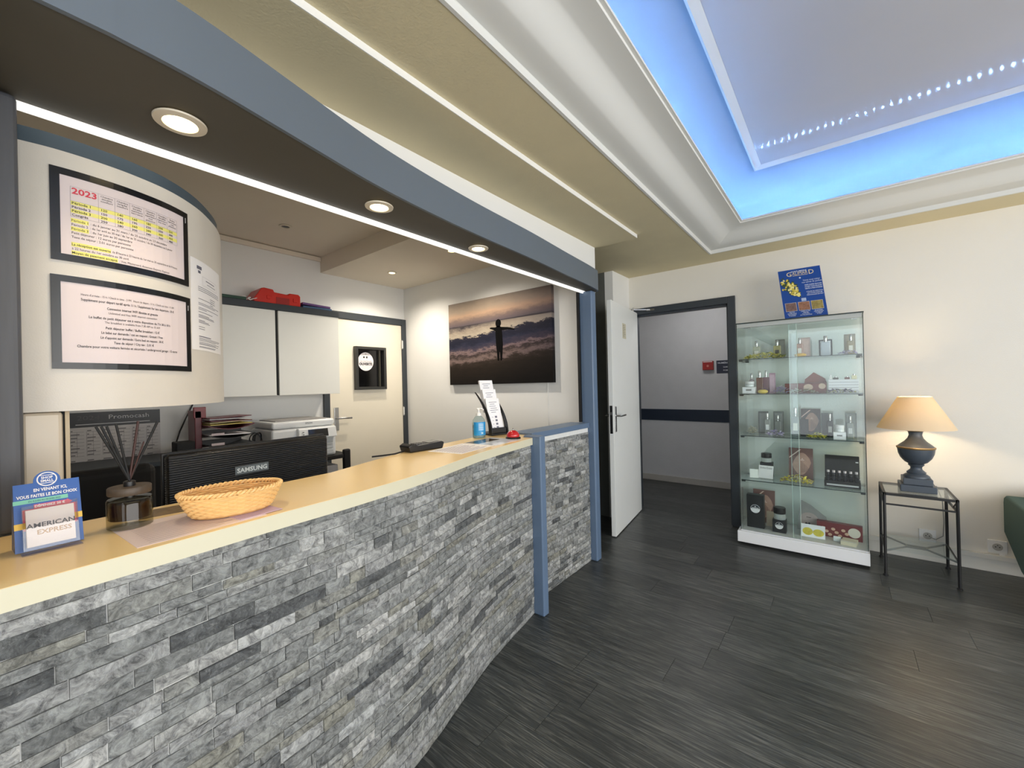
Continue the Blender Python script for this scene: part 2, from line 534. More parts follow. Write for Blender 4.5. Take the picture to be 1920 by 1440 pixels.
# closer arm on the header
ca = MB()
ca.box(-1.52, -1.44, YB - 0.035, YB - 0.018, 2.045, 2.065)
ca.obox((-1.62, YB - 0.16, 2.052), (0.012, 0.012, 0), (0.14, 0.13, 0), (0, 0, 0.008))
ca.tube([(-1.615, YB - 0.155, 2.04), (-1.615, YB - 0.155, 2.075)], 0.010, 10)
ca.build('closer_arm', CHROME, d2f)
dang = math.atan2(-0.114, -0.90)
d2 = bpy.data.objects.new('door_2', None); col.objects.link(d2)
d2.location = (-1.668, YB - 0.02, 0.0)
d2.rotation_euler = (0, 0, math.radians(7.2))          # leaf runs along local -y
struct(d2, 'white corridor door standing wide open')
DOORW = M('door_white', (232, 234, 232), 0.4, var=0.02)
MB().box(0.002, 0.042, -0.865, 0.0, 0.008, 2.04).build('leaf', DOORW, d2, bevel=0.002)
hp = MB().box(0.042, 0.049, -0.835, -0.795, 0.90, 1.12).build('handle_plate', CHROME, d2, bevel=0.003)
hd = MB().tube([(0.045, -0.815, 1.04), (0.09, -0.815, 1.04), (0.096, -0.80, 1.04), (0.096, -0.69, 1.04)], 0.008, 10)
hd.build('lever', CHROME, hp, smooth=True)
hp2 = MB().box(-0.005, 0.002, -0.835, -0.795, 0.90, 1.12).build('handle_plate', CHROME, d2, bevel=0.003)
hd = MB().tube([(0.0, -0.815, 1.04), (-0.045, -0.815, 1.04), (-0.051, -0.80, 1.04), (-0.051, -0.69, 1.04)], 0.008, 10)
hd.build('lever', CHROME, hp2, smooth=True)
lk = MB().box(0.010, 0.034, -0.8665, -0.864, 0.89, 1.13).build('lock_plate', BLACK, d2, bevel=0.003)
MB().box(0.014, 0.030, -0.872, -0.866, 1.05, 1.075).build('latch', CHROME, lk)
# notice plate on the leaf
np_ = MB().box(0.042, 0.0435, -0.545, -0.435, 1.735, 1.875).build('notice_plate', M('yellowed_plate', (206, 200, 176), 0.4), d2)
f = Flat(plane_map((0.0437, -0.545, 1.735), (0, 1, 0), (0, 0, 1), (1, 0, 0)), 0.0004)
for i in range(7):
    f.rect(0.012, 0.06 + 0.03 * ((i * 7) % 3) / 2, 0.118 - i * 0.016, 0.123 - i * 0.016)
f.build('print', M('grey_print', (150, 146, 130), 0.6), np_)

# ---- rear office door (door_1)
XO = -3.80
fr = MB()
fr.box(XO, XO + 0.035, 1.905, 1.960, 0, 2.08)
fr.box(XO, XO + 0.035, 2.793, 2.848, 0, 2.08)
fr.box(XO, XO + 0.035, 1.960, 2.793, 2.012, 2.08)
d1 = bpy.data.objects.new('door_1', None); col.objects.link(d1); d1.location = (0, 0, 0)
struct(d1, 'cream office door in a dark frame')
fr.build('door_frame', DARKF, d1, bevel=0.003)
MB().box(XO, XO + 0.022, 1.962, 2.791, 0.008, 2.010).build('leaf', M('door_cream', (228, 220, 202), 0.45, var=0.02), d1, bevel=0.002)
for z in (0.35, 1.07, 1.80):
    h = MB().box(XO + 0.020, XO + 0.040, 2.786, 2.797, z - 0.05, z + 0.05).build('hinge', CHROME, d1)
    MB().tube([(XO + 0.040, 2.7915, z - 0.04), (XO + 0.040, 2.7915, z + 0.04)], 0.007, 8).build('pin', WHITEP, h)
hp = MB().box(XO + 0.022, XO + 0.030, 2.00, 2.045, 0.93, 1.15).build('handle_plate', CHROME, d1, bevel=0.003)
MB().tube([(XO + 0.025, 2.022, 1.05), (XO + 0.075, 2.022, 1.05), (XO + 0.08, 2.035, 1.05), (XO + 0.08, 2.15, 1.045)], 0.009, 10).build('lever', CHROME, hp, smooth=True)

# ---- curved soffit over the counter
ZS0, ZS1 = 2.02, 2.165
SC = [(-1.075, -2.7), (-1.075, -1.0), (-1.075, 0.0), (-1.080, 0.177), (-1.100, 0.315), (-1.150, 0.525), (-1.215, 0.80), (-1.253, 1.06), (-1.283, 1.39), (-1.308, 1.84), (-1.345, 2.27), (-1.372, 2.62), (-1.392, 2.78)]
sc = spline(SC, 8)
ex, ey = sc[-1]
for i in range(1, 9):
    a = i / 8 * PI / 2
    sc.append((ex - 0.055 + 0.055 * math.cos(a) - 0.004 * math.sin(a), ey + 0.075 * math.sin(a)))
poly = sc + [(-1.49, sc[-1][1]), (-1.49, -2.7)]
poly_in = [(x - 0.012 if i < len(sc) else x, y) for i, (x, y) in enumerate(poly)]
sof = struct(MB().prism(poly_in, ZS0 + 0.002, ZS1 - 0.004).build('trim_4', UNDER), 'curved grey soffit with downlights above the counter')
fa = MB()
n = len(sc)
vs = [(x, y, ZS0) for x, y in sc] + [(x, y, ZS1) for x, y in sc] + [(x - 0.02, y, ZS1) for x, y in sc] + [(x - 0.012, y, ZS0) for x, y in sc]
fs = []
for i in range(n - 1):
    for j in range(4):
        k = (j + 1) % 4
        fs.append((j * n + i, j * n + i + 1, k * n + i + 1, k * n + i))
fa.add(vs, fs)
fa.build('fascia', BLUEG2, sof, smooth=True)
# white rail along the back of the soffit, taken as a lit LED profile
tr = MB().box(-1.508, -1.497, 0.035, 2.80, 2.006, 2.03)
struct(tr.build('trim_5', M('lit_rail_white', (246, 246, 244), 0.35, emit=(255, 253, 246), estr=0.9), bevel=0.002), 'lit white LED rail along the inner edge of the soffit')
# ================================================================== COUNTER, STONE, POSTS
def stone_material():
    m = bpy.data.materials.new('split_quartzite'); m.use_nodes = True
    nt = m.node_tree; b = nt.nodes['Principled BSDF']; L = nt.links
    ge = nt.nodes.new('ShaderNodeNewGeometry'); oi = nt.nodes.new('ShaderNodeObjectInfo')
    s = nt.nodes.new('ShaderNodeMath'); s.operation = 'ADD'
    L.new(oi.outputs['Random'], s.inputs[0]); L.new(ge.outputs['Random Per Island'], s.inputs[1])
    fr = nt.nodes.new('ShaderNodeMath'); fr.operation = 'FRACT'; L.new(s.outputs[0], fr.inputs[0])
    cr = nt.nodes.new('ShaderNodeValToRGB'); e = cr.color_ramp
    e.elements[0].position = 0.0; e.elements[0].color = (*lin((78, 80, 82)), 1)
    e.elements[1].position = 1.0; e.elements[1].color = (*lin((156, 158, 158)), 1)
    for p, c in ((0.08, (96, 98, 98)), (0.13, (124, 126, 125)), (0.42, (136, 138, 137)), (0.55, (130, 129, 120)), (0.62, (144, 145, 145)), (0.80, (150, 151, 149)), (0.9, (172, 172, 170))):
        x = e.elements.new(p); x.color = (*lin(c), 1)
    L.new(fr.outputs[0], cr.inputs[0])
    off = nt.nodes.new('ShaderNodeVectorMath'); off.operation = 'ADD'
    cb = nt.nodes.new('ShaderNodeCombineXYZ'); mu = nt.nodes.new('ShaderNodeMath'); mu.operation = 'MULTIPLY'; mu.inputs[1].default_value = 13.0
    L.new(fr.outputs[0], mu.inputs[0]); L.new(mu.outputs[0], cb.inputs[0]); L.new(mu.outputs[0], cb.inputs[2])
    L.new(ge.outputs['Position'], off.inputs[0]); L.new(cb.outputs[0], off.inputs[1])
    n1 = nt.nodes.new('ShaderNodeTexNoise'); n1.inputs['Scale'].default_value = 34; n1.inputs['Detail'].default_value = 13
    n1.inputs['Roughness'].default_value = 0.78; n1.inputs['Distortion'].default_value = 0.9
    L.new(off.outputs[0], n1.inputs['Vector'])
    r1 = nt.nodes.new('ShaderNodeValToRGB'); r1.color_ramp.elements[0].position = 0.37; r1.color_ramp.elements[0].color = (.30, .30, .31, 1)
    r1.color_ramp.elements[1].position = 0.61; r1.color_ramp.elements[1].color = (1.62, 1.62, 1.60, 1)
    L.new(n1.outputs['Fac'], r1.inputs[0])
    mx = nt.nodes.new('ShaderNodeMix'); mx.data_type = 'RGBA'; mx.blend_type = 'MULTIPLY'; mx.inputs[0].default_value = 1.0
    L.new(cr.outputs[0], mx.inputs[6]); L.new(r1.outputs[0], mx.inputs[7])
    n2 = nt.nodes.new('ShaderNodeTexNoise'); n2.inputs['Scale'].default_value = 90; n2.inputs['Detail'].default_value = 12; n2.inputs['Roughness'].default_value = 0.85
    L.new(off.outputs[0], n2.inputs['Vector'])
    r2 = nt.nodes.new('ShaderNodeValToRGB'); r2.color_ramp.elements[0].position = 0.53; r2.color_ramp.elements[0].color = (0, 0, 0, 1)
    r2.color_ramp.elements[1].position = 0.72; r2.color_ramp.elements[1].color = (.62, .62, .62, 1)
    L.new(n2.outputs['Fac'], r2.inputs[0])
    mx2 = nt.nodes.new('ShaderNodeMix'); mx2.data_type = 'RGBA'
    L.new(r2.outputs[0], mx2.inputs[0]); L.new(mx.outputs[2], mx2.inputs[6]); mx2.inputs[7].default_value = (*lin((196, 198, 196)), 1)
    L.new(mx2.outputs[2], b.inputs['Base Color'])
    b.inputs['Roughness'].default_value = 0.6
    bp = nt.nodes.new('ShaderNodeBump'); bp.inputs['Strength'].default_value = 0.7; bp.inputs['Distance'].default_value = 0.006
    ad = nt.nodes.new('ShaderNodeMath'); ad.operation = 'MULTIPLY_ADD'; ad.inputs[1].default_value = 0.4
    L.new(n2.outputs['Fac'], ad.inputs[0]); L.new(n1.outputs['Fac'], ad.inputs[2])
    L.new(ad.outputs[0], bp.inputs['Height']); L.new(bp.outputs[0], b.inputs['Normal'])
    return m
STONE = stone_material()
GROUT = M('light_grout', (222, 223, 221), 0.9, var=0.1, vscale=40)

random.seed(11)
def unit_stone():
    """unit block: x length, y outwards, z height; rough split front"""
    nx, nz = 4, 2
    vs = []; fs = []
    for k in range(nz + 1):
        for i in range(nx + 1):
            edge = (k in (0, nz)) or (i in (0, nx))
            d = 0.82 + random.uniform(-0.10, 0.20) if not edge else 0.70 + random.uniform(-0.08, 0.10)
            x = i / nx + (random.uniform(-0.05, 0.05) if 0 < i < nx else 0)
            vs.append((x, d, k / nz + (random.uniform(-0.12, 0.12) if 0 < k < nz else random.uniform(-0.03, 0.03))))
    for k in range(nz):
        for i in range(nx):
            a = k * (nx + 1) + i
            fs.append((a, a + 1, a + nx + 2, a + nx + 1))
    o = len(vs)
    for (x, z) in ((0, 0), (1, 0), (1, 1), (0, 1)):
        vs.append((x, 0, z))
    bot = list(range(0, nx + 1)); top = [nz * (nx + 1) + i for i in range(nx + 1)]
    fs.append(tuple(reversed(bot)) + (o, o + 1))
    fs.append(tuple(top) + (o + 2, o + 3))
    lf = [k * (nx + 1) for k in range(nz + 1)]; rt = [k * (nx + 1) + nx for k in range(nz + 1)]
    fs.append(tuple(lf) + (o + 3, o)); fs.append(tuple(reversed(rt)) + (o + 1, o + 2))
    return vs, fs
UNITS = [unit_stone() for _ in range(16)]
UMESH = []
for vs, fs in UNITS:
    t = MB().add(vs, fs).build('stone', STONE)
    UMESH.append(t.data); bpy.data.objects.remove(t)

def layout(length, height, lmin, lmax):
    z = 0.004; out = []
    while z < height - 0.012:
        h = random.choice((0.021, 0.024, 0.027, 0.030, 0.033, 0.036))
        if z + h > height: h = height - z
        if height - z - h < 0.014: h = height - z
        s = -random.random() * lmax * 0.7
        while s < length:
            l = random.uniform(lmin, lmax) * (0.6 if random.random() < 0.25 else 1.0)
            a, b_ = max(s, 0.0), min(s + l, length)
            if length - b_ < 0.02: b_ = length
            if b_ - a > 0.015:
                out.append((a, b_ - a, z, h))
            s += l
            if b_ >= length: break
        z += h
    return out

def arc(pts):
    S = [0.0]
    for i in range(1, len(pts)):
        S.append(S[-1] + math.hypot(pts[i][0] - pts[i - 1][0], pts[i][1] - pts[i - 1][1]))
    return S
def along(pts, S, s):
    s = min(max(s, 0), S[-1] - 1e-6)
    for i in range(len(S) - 1):
        if S[i] <= s <= S[i + 1]:
            t = (s - S[i]) / max(S[i + 1] - S[i], 1e-9)
            a, b_ = pts[i], pts[i + 1]
            return (a[0] + (b_[0] - a[0]) * t, a[1] + (b_[1] - a[1]) * t)
    return pts[-1]

CAMM = scene.camera.matrix_world.inverted()
def frame_size(p, l, h):
    """how large a stone shows in the photograph (0 outside the frame)"""
    q = CAMM @ Vector(p)
    if q.z > -0.05: return 0.0
    x = 770 * q.x / -q.z; y = 770 * q.y / -q.z
    if abs(x) > 1000 or abs(y) > 760: return 0.0
    return l * h / (q.z * q.z)

def lay_stones(parent, pts, height, lmin, lmax, thick, limit=300):
    """pts runs so that the outward side lies to the right-hand (+x)"""
    S = arc(pts)
    items = []
    for (s, l, z, h) in layout(S[-1], height, lmin, lmax):
        a = along(pts, S, s + 0.0012); b_ = along(pts, S, s + l - 0.0014)
        items.append((frame_size(((a[0] + b_[0]) / 2, (a[1] + b_[1]) / 2, z + h / 2), l, h), a, b_, z, h))
    items.sort(key=lambda q: -q[0])
    rest = MB()
    for k, (sz, a, b_, z, h) in enumerate(items):
        i = random.randrange(len(UMESH))
        d = Vector((b_[0] - a[0], b_[1] - a[1], 0)); ln = d.length
        ang = math.atan2(d.y, d.x)
        th = thick * random.uniform(0.82, 1.22)
        if k < limit:
            o = bpy.data.objects.new('stone', UMESH[i]); col.objects.link(o); o.parent = parent
            # local +y must point outwards (+x side of a run in +y): mirror the length axis
            o.location = (b_[0], b_[1], z)
            o.rotation_euler = (0, 0, ang + PI)
            o.scale = (ln, th, h - 0.0018)
        else:
            vs, fs = UNITS[i]
            k2, s2 = math.cos(ang + PI), math.sin(ang + PI)
            rest.add([(b_[0] + x * ln * k2 - y * th * s2, b_[1] + x * ln * s2 + y * th * k2, z + zz * (h - 0.0018)) for x, y, zz in vs], fs)
    if rest.v:
        r = rest.build('stone_remainder', STONE, parent)
        r['kind'] = 'stuff'

CF = [(-1.060, -0.010), (-1.072, 0.09), (-1.092, 0.295), (-1.108, 0.432), (-1.125, 0.625), (-1.150, 0.80), (-1.190, 0.99), (-1.250, 1.20), (-1.303, 1.39), (-1.342, 1.60), (-1.372, 1.80), (-1.392, 1.922)]
cf = spline(CF, 6)
BK = [(-1.47, 1.975 + 0.045), (-1.78, 2.02), (-1.72, 1.75), (-1.683, 1.50), (-1.648, 1.23), (-1.55, 0.95), (-1.483, 0.767), (-1.465, 0.5), (-1.46, 0.26), (-1.455, -0.010)]
cnt = thing('reception_counter', 'curved reception counter clad in split grey stone strips', 'counter', (0, 0, 0))
off = 0.026
body = [(x - off + 0.0058, y) for x, y in cf] + [(-1.462, 1.922), (-1.462, 2.01)] + [(x + 0.03, y) for x, y in BK[1:]]
MB().prism(body, 0.0, 0.979).build('body', GROUT, cnt)
run = [(x - off, y) for x, y in cf]
lay_stones(cnt, run, 0.9785, 0.07, 0.24, 0.015)

TOPM = M('counter_laminate', (238, 208, 152), 0.22, var=0.05, vscale=3, spec=0.5)
EDGEM = M('counter_edge_cream', (216, 210, 184), 0.4, var=0.03, vscale=10)
top = thing('countertop', 'cream laminate countertop curving along the reception counter', 'countertop', (0, 0, 0.98))
slab = [(x, y) for x, y in cf] + [(-1.470, 1.922)] + BK
MB().prism(slab, 0.0005, 0.0395).build('slab', EDGEM, top)
inn = [(x - 0.0015, y) for x, y in cf] + [(-1.470, 1.920)] + [(x + (0.002 if i > 0 else 0), y - 0.002 * (i == 0)) for i, (x, y) in enumerate(BK)]
MB().prism(inn, 0.0395, 0.0402).build('top_surface', TOPM, top)

# post at the end of the counter
MB().box(-1.462, -1.340, 1.924, 1.976, 0, 1.032).build('end_post', BLUEG, cnt, bevel=0.008, bseg=3)['label'] = 'blue-grey painted post'
p2 = thing('tall_post', 'tall blue-grey post holding the end of the soffit', 'post', (-1.475, 2.795, 0))
MB().box(-0.06, 0.045, -0.035, 0.035, 0, 2.019).build('shaft', BLUEG, p2, bevel=0.010, bseg=3)
MB().box(-0.075, -0.058, -0.05, 0.035, 1.035, 2.019).build('shutter_guide', BLACKM, p2)
p3 = thing('left_post', 'weathered grey wooden post at the near end of the counter', 'post', (-1.50, 0.012, 1.0205))
MB().box(-0.035, 0.045, -0.022, 0.024, 0, 0.998).build('shaft', M('grey_stained_wood', (82, 84, 90), 0.5, var=0.25, vscale=5, stretch=(14, 14, 0.9)), p3, bevel=0.012, bseg=3)

# low stone partition beyond the counter
pt = thing('low_partition', 'short stone-clad partition between the two blue-grey posts', 'partition', (0, 0, 0))
MB().box(-1.60, -1.4838, 1.9785, 2.757, 0, 0.995).build('body', GROUT, pt)
lay_stones(pt, [(-1.490, 1.980), (-1.490, 2.756)], 0.965, 0.045, 0.15, 0.016)
MB().box(-1.63, -1.468, 2.022, 2.757, 0.996, 1.032).build('ledge', BLUEG, pt, bevel=0.003)

# ================================================================== CURVED WALL CABINET
CCP = [(-1.525, .035), (-1.517, .095), (-1.522, .165), (-1.542, .246), (-1.587, .337), (-1.672, .426), (-1.787, .502), (-1.875, .545), (-1.96, .575)]
cc = spline(CCP, 8); cS = arc(cc)
def cmap(u, v, l=0.0):
    a = along(cc, cS, u - 0.004); b_ = along(cc, cS, u + 0.004)
    p = along(cc, cS, u)
    t = Vector((b_[0] - a[0], b_[1] - a[1])).normalized()
    return (p[0] + t.y * l, p[1] - t.x * l, v)
cab = thing('curved_wall_cabinet', 'white curved wall cabinet with notices under the soffit', 'cabinet', (0, 0, 0))
cp = cc + [(-2.02, 0.575), (-2.02, 0.035)]
CREAMW = M('cabinet_white', (206, 201, 192), 0.38, var=0.025, vscale=25, bump=0.05, bscale=300)
MB().prism(cp, 1.29, 1.9445).build('body', CREAMW, cab, smooth=25)
tp = [(x - 0.010, y - 0.006) for x, y in cc[:-6]] + [(-2.02, 0.55), (-2.02, 0.035)]
MB().prism(tp, 1.945, 1.985).build('top_band', M('slate_blue_band', (66, 80, 90), 0.45, var=0.05), cab, smooth=25)
# support column below the cabinet
cl = thing('support_column', 'cream column under the curved cabinet beside the post', 'column', (-1.60, 0.08, 0.0))
MB().box(-0.08, 0.035, -0.046, 0.024, 0, 1.288).build('shaft', M('column_cream', (220, 208, 188), 0.35), cl, bevel=0.008)
MB().box(-0.08, 0.030, 0.028, 0.036, 0, 1.288).build('edge_strip', M('column_edge', (196, 176, 140), 0.4), cl)
MB().box(-0.08, 0.022, 0.024, 0.028, 0, 1.287).build('groove', BLACKM, cl)

def curved_sheet(name, u0, u1, v0, v1, l0, l1, mat, parent, n=14):
    mb = MB(); vs = []; fs = []
    for i in range(n + 1):
        u = u0 + (u1 - u0) * i / n
        vs += [cmap(u, v0, l0), cmap(u, v1, l0), cmap(u, v1, l1), cmap(u, v0, l1)]
    for i in range(n):
        a = 4 * i; b_ = a + 4
        for j in range(4):
            k = (j + 1) % 4
            fs.append((a + j, a + k, b_ + k, b_ + j))
    fs += [(0, 1, 2, 3), (4 * n + 3, 4 * n + 2, 4 * n + 1, 4 * n)]
    mb.add(vs, fs)
    return mb.build(name, mat, parent)
FRM = M('black_magnetic_frame', (10, 10, 11), 0.3)
PINKP = M('notice_paper', (214, 202, 203), 0.45)
def curved_frame(label, u0, u1, v0, v1, bu, bv):
    t = thing('notice_frame', label, 'notice', (0, 0, 0), group='black framed notices on the curved cabinet')
    mb = MB()
    curved_sheet('paper', u0 + 0.004, u1 - 0.004, v0 + 0.004, v1 - 0.004, 0.0005, 0.0022, PINKP, t)
    f1 = []
    for (a, b_, c_, d) in ((u0, u1, v1 - bv, v1), (u0, u1, v0, v0 + bv), (u0, u0 + bu, v0 + bv, v1 - bv), (u1 - bu, u1, v0 + bv, v1 - bv)):
        n = 14; vs = []; fs = []
        for i in range(n + 1):
            u = a + (b_ - a) * i / n
            vs += [cmap(u, c_, 0.0004), cmap(u, d, 0.0004), cmap(u, d, 0.0042), cmap(u, c_, 0.0042)]
        for i in range(n):
            p = 4 * i; q = p + 4
            for j in range(4):
                k = (j + 1) % 4
                fs.append((p + j, p + k, q + k, q + j))
        fs += [(0, 1, 2, 3), (4 * n + 3, 4 * n + 2, 4 * n + 1, 4 * n)]
        mb.add(vs, fs)
    mb.build('frame', FRM, t)
    return t
RED = M('red_ink', (206, 60, 78), 0.6)
YEL = M('yellow_marker', (226, 220, 120), 0.6)
GREY = M('grey_line_ink', (150, 145, 148), 0.7)
n1 = curved_frame('upper black-framed price notice headed 2023 in red', 0.052, 0.378, 1.668, 1.901, 0.017, 0.017)
LF = 0.0026
fy = Flat(cmap, LF); fk = Flat(cmap, LF + 0.0003); fr_ = Flat(cmap, LF + 0.0003); fg = Flat(cmap, LF + 0.0002)
fr_.text('2023', 0.089, 1.8425, 0.0215, bold=0.025, width=0.046)
fr_.build('heading', RED, n1)
cols = [0.087, 0.138, 0.171, 0.203, 0.237, 0.270, 0.301, 0.334]
rows = [1.8235, 1.8135, 1.8035, 1.7935, 1.7835]
fy.rect(cols[0], cols[-1], rows[1], rows[0], 12)
fy.rect(cols[0], cols[-1], rows[3], rows[2], 12)
for x in cols:
    fg.rect(x - 0.0003, x + 0.0003, rows[-1], 1.860)
for z in (1.860, 1.8235, rows[-1]):
    fg.rect(cols[0], cols[-1], z - 0.0003, z + 0.0003, 12)
heads = [('Chambre', 'double', 'confort'), ('Chambre', 'triple', 'confort'), ('Chambre', 'double', 'supérieure', 'terrasse'), ('Chambre', 'double', 'supérieure', 'vue', 'piscine'), ('Chambre', 'double', 'supérieure', 'vue mer'), ('Suite', 'terrasse', 'vue', 'piscine')]
for i, hd in enumerate(heads):
    for j, s in enumerate(hd):
        fk.text(s, (cols[i + 1] + cols[i + 2]) / 2, 1.8525 - j * 0.0064, 0.0062, 'C', width=min(0.027, 0.0035 * len(s)))
vals = [('Période 1', 120, 140, 160, 180, 200, 250), ('Période 2', 150, 175, 195, 220, 250, 300), ('Période 3', 200, 240, 260, 280, 300, 350), ('Congrès', 250, 280, 300, 340, 360, 400)]
for r, rw in enumerate(vals):
    fk.text(rw[0], cols[0] + 0.002, rows[r + 1] + 0.0022, 0.0085, bold=0.012, width=0.034 if r < 3 else 0.029)
    for i in range(6):
        fk.text(str(rw[i + 1]), cols[i + 1] + 0.004, rows[r + 1] + 0.0022, 0.0080, bold=0.012, width=0.013)
txt = [('Période 1', ' : du 6 janvier au 31 mars / du 25 octobre au 23 décembre', 1, 0.030, 0.178), ('Période 2', ' : du 1er avril au 30 mai / du 1er au 25 octobre / du 30 décembre au 5 janvier', 0, 0.030, 0.196), ('Période 3', ' : du 1er juin au 30 septembre', 1, 0.030, 0.087)]
z = 1.771
for a, b_, hl, wa, wb in txt:
    if hl: fy.rect(0.087, 0.119, z - 0.0025, z + 0.0085, 4)
    fk.text(a, 0.0875, z, 0.0085, width=wa); fk.text(b_, 0.120, z, 0.0085, width=wb)
    z -= 0.0105
fk.text('Petit déjeuner : 12 euros par personne', 0.0875, z, 0.0085, width=0.116); z -= 0.0105
fk.text('Taxe de séjour : 2.01 euros par personne', 0.0875, z, 0.0085, width=0.122); z -= 0.019
fy.rect(0.087, 0.161, z - 0.0025, z + 0.0085, 5)
fk.text('La réception est ouverte', 0.0875, z, 0.0085, bold=0.01, width=0.073)
fk.text(' de 8 heures à 23 heures du 1er mai au 30 septembre et de 9 heures', 0.162, z, 0.0085, width=0.170); z -= 0.0105
fk.text('à 22 heures du 1er octobre au 30 avril.', 0.0875, z, 0.0085, width=0.112); z -= 0.0105
fy.rect(0.087, 0.175, z - 0.0025, z + 0.0085, 5)
fk.text('Moyen de paiement accepté', 0.0875, z, 0.0085, bold=0.01, width=0.086)
fk.text(' : Visa, Mastercard, American Express, Espèces', 0.176, z, 0.0085, width=0.128)
fy.build('highlight', YEL, n1); fk.build('print', INK, n1); fg.build('table_lines', GREY, n1)
wm = Flat(cmap, 0.0045); wm.rect(0.3665, 0.3685, 1.868, 1.884); wm.build('maker_mark', PAPER, n1)

n2 = curved_frame('lower black-framed hotel information notice in French and English', 0.050, 0.382, 1.396, 1.631, 0.017, 0.016)
fk = Flat(cmap, LF + 0.0003)
lines = [("Heure d'arrivée - 15 h / Check in time - 3 PM   Heure de départ - 11 h / Check out time - 11 AM", 0.215, 0), ('Supplément pour départ tardif après 11 h / Supplement for late departure : 30 €', 0.215, 1), ('Connexion internet WIFI illimitée et gratuite', 0.117, 1), ('Unlimited and free WIFI internet connection', 0.112, 0), ('Le buffet de petit déjeuner est à votre disposition de 7 h 30 à 10 h', 0.188, 1), ('The breakfast is available from 7.30 AM to 10 AM', 0.127, 0), ('Petit déjeuner buffet / Buffet breakfast : 12 €', 0.124, 1), ('Lit bébé sur demande / cot on request : Gratuit / Free', 0.142, 1), ("Lit d'appoint sur demande / Extra bed on request : 30 €", 0.145, 1), ('Taxe de séjour / City tax : 2.01 €', 0.092, 1), ('Chambre pour votre voiture fermée et sécurisée / underground garage : 15 euros', 0.232, 1)]
zs = [1.585, 1.572, 1.555, 1.5435, 1.5285, 1.518, 1.503, 1.490, 1.477, 1.4645, 1.4515]
for (s, w_, bd), z in zip(lines, zs):
    fk.text(s, 0.209, z, 0.0092 if bd else 0.0082, 'C', bold=0.012 if bd else 0.0, width=w_)
fk.build('print', INK, n2)
wm = Flat(cmap, 0.0045); wm.rect(0.3705, 0.3725, 1.590, 1.606); wm.build('maker_mark', PAPER, n2)

# taped letter at the right of the cabinet
lt = thing('taped_letter', 'white typed letter taped to the right end of the curved cabinet', 'letter', (0, 0, 0))
curved_sheet('sheet', 0.392, 0.640, 1.470, 1.772, 0.0006, 0.0014, PAPER, lt, 12)
fk = Flat(cmap, 0.0017); fg = Flat(cmap, 0.0017)
fk.rect(0.425, 0.455, 1.741, 1.752, 3); fk.rect(0.432, 0.448, 1.728, 1.737, 3)
for z0, z1 in ((1.722, 1.7226), (1.692, 1.6926)):
    fg.rect(0.46, 0.59, z0, z1, 6)
fg.rect(0.46, 0.4607, 1.692, 1.722); fg.rect(0.5893, 0.59, 1.692, 1.722)
rr = random.Random(5)
z = 1.711
fk.rect(0.485, 0.565, z, z + 0.003, 4); fk.rect(0.495, 0.575, z - 0.010, z - 0.008, 4)
z = 1.682
for i in range(3): fk.rect(0.43, 0.60 + rr.random() * 0.02, z - i * 0.006, z - i * 0.006 + 0.0018, 6)
for i in range(4): fk.rect(0.52, 0.55 + rr.random() * 0.02, 1.655 - i * 0.007, 1.655 - i * 0.007 + 0.002, 3)
for k, zz in enumerate((1.642, 1.628, 1.623, 1.612, 1.607, 1.598, 1.588, 1.584, 1.580, 1.570, 1.566, 1.562, 1.548, 1.541)):
    fk.rect(0.43, 0.47 + (0.15 * rr.random() if k < 12 else 0.0), zz, zz + 0.0018, 6)
fk.rect(0.43, 0.52, 1.515, 1.518, 4)
for zz in (1.510, 1.506, 1.502, 1.496, 1.492, 1.489, 1.482, 1.479):
    fk.rect(0.43, 0.56 + 0.06 * rr.random(), zz, zz + 0.0016, 6)
fk.build('print', M('letter_ink', (96, 96, 110), 0.7), lt); fg.build('box_outline', GREY, lt)
# ================================================================== OFFICE BEHIND THE COUNTER
CABW = M('cabinet_door_white', (226, 226, 220), 0.4, var=0.02)
NAVYB = M('dark_slate_laminate', (42, 50, 56), 0.45)
for (y0, y1, lb) in ((0.93, 1.386, 'left white overhead cupboard on the office wall'), (1.406, 1.914, 'right white overhead cupboard next to the cream door')):
    t = thing('overhead_cupboard', lb, 'cupboard', (-3.65, (y0 + y1) / 2, 1.290), group='overhead office cupboards')
    h = (y1 - y0) / 2
    MB().box(-0.149, 0.128, -h, h, 0, 0.676).build('body', CABW, t)
    MB().box(0.130, 0.150, -h + 0.001, h - 0.001, -0.002, 0.676).build('door', CABW, t, bevel=0.002)
tb = thing('cupboard_top_board', 'dark slate board running along the top of the cupboards', 'board', (-3.65, 1.42, 1.9675))
MB().box(-0.149, 0.156, -0.49, 0.496, 0, 0.052).build('board', NAVYB, tb, bevel=0.002)
t = thing('gap_filler', 'dark upright strip between the two overhead cupboards', 'strip', (-3.65, 1.396, 1.29))
MB().box(-0.149, 0.135, -0.0095, 0.0095, 0, 0.676).build('strip', BLACKM, t)

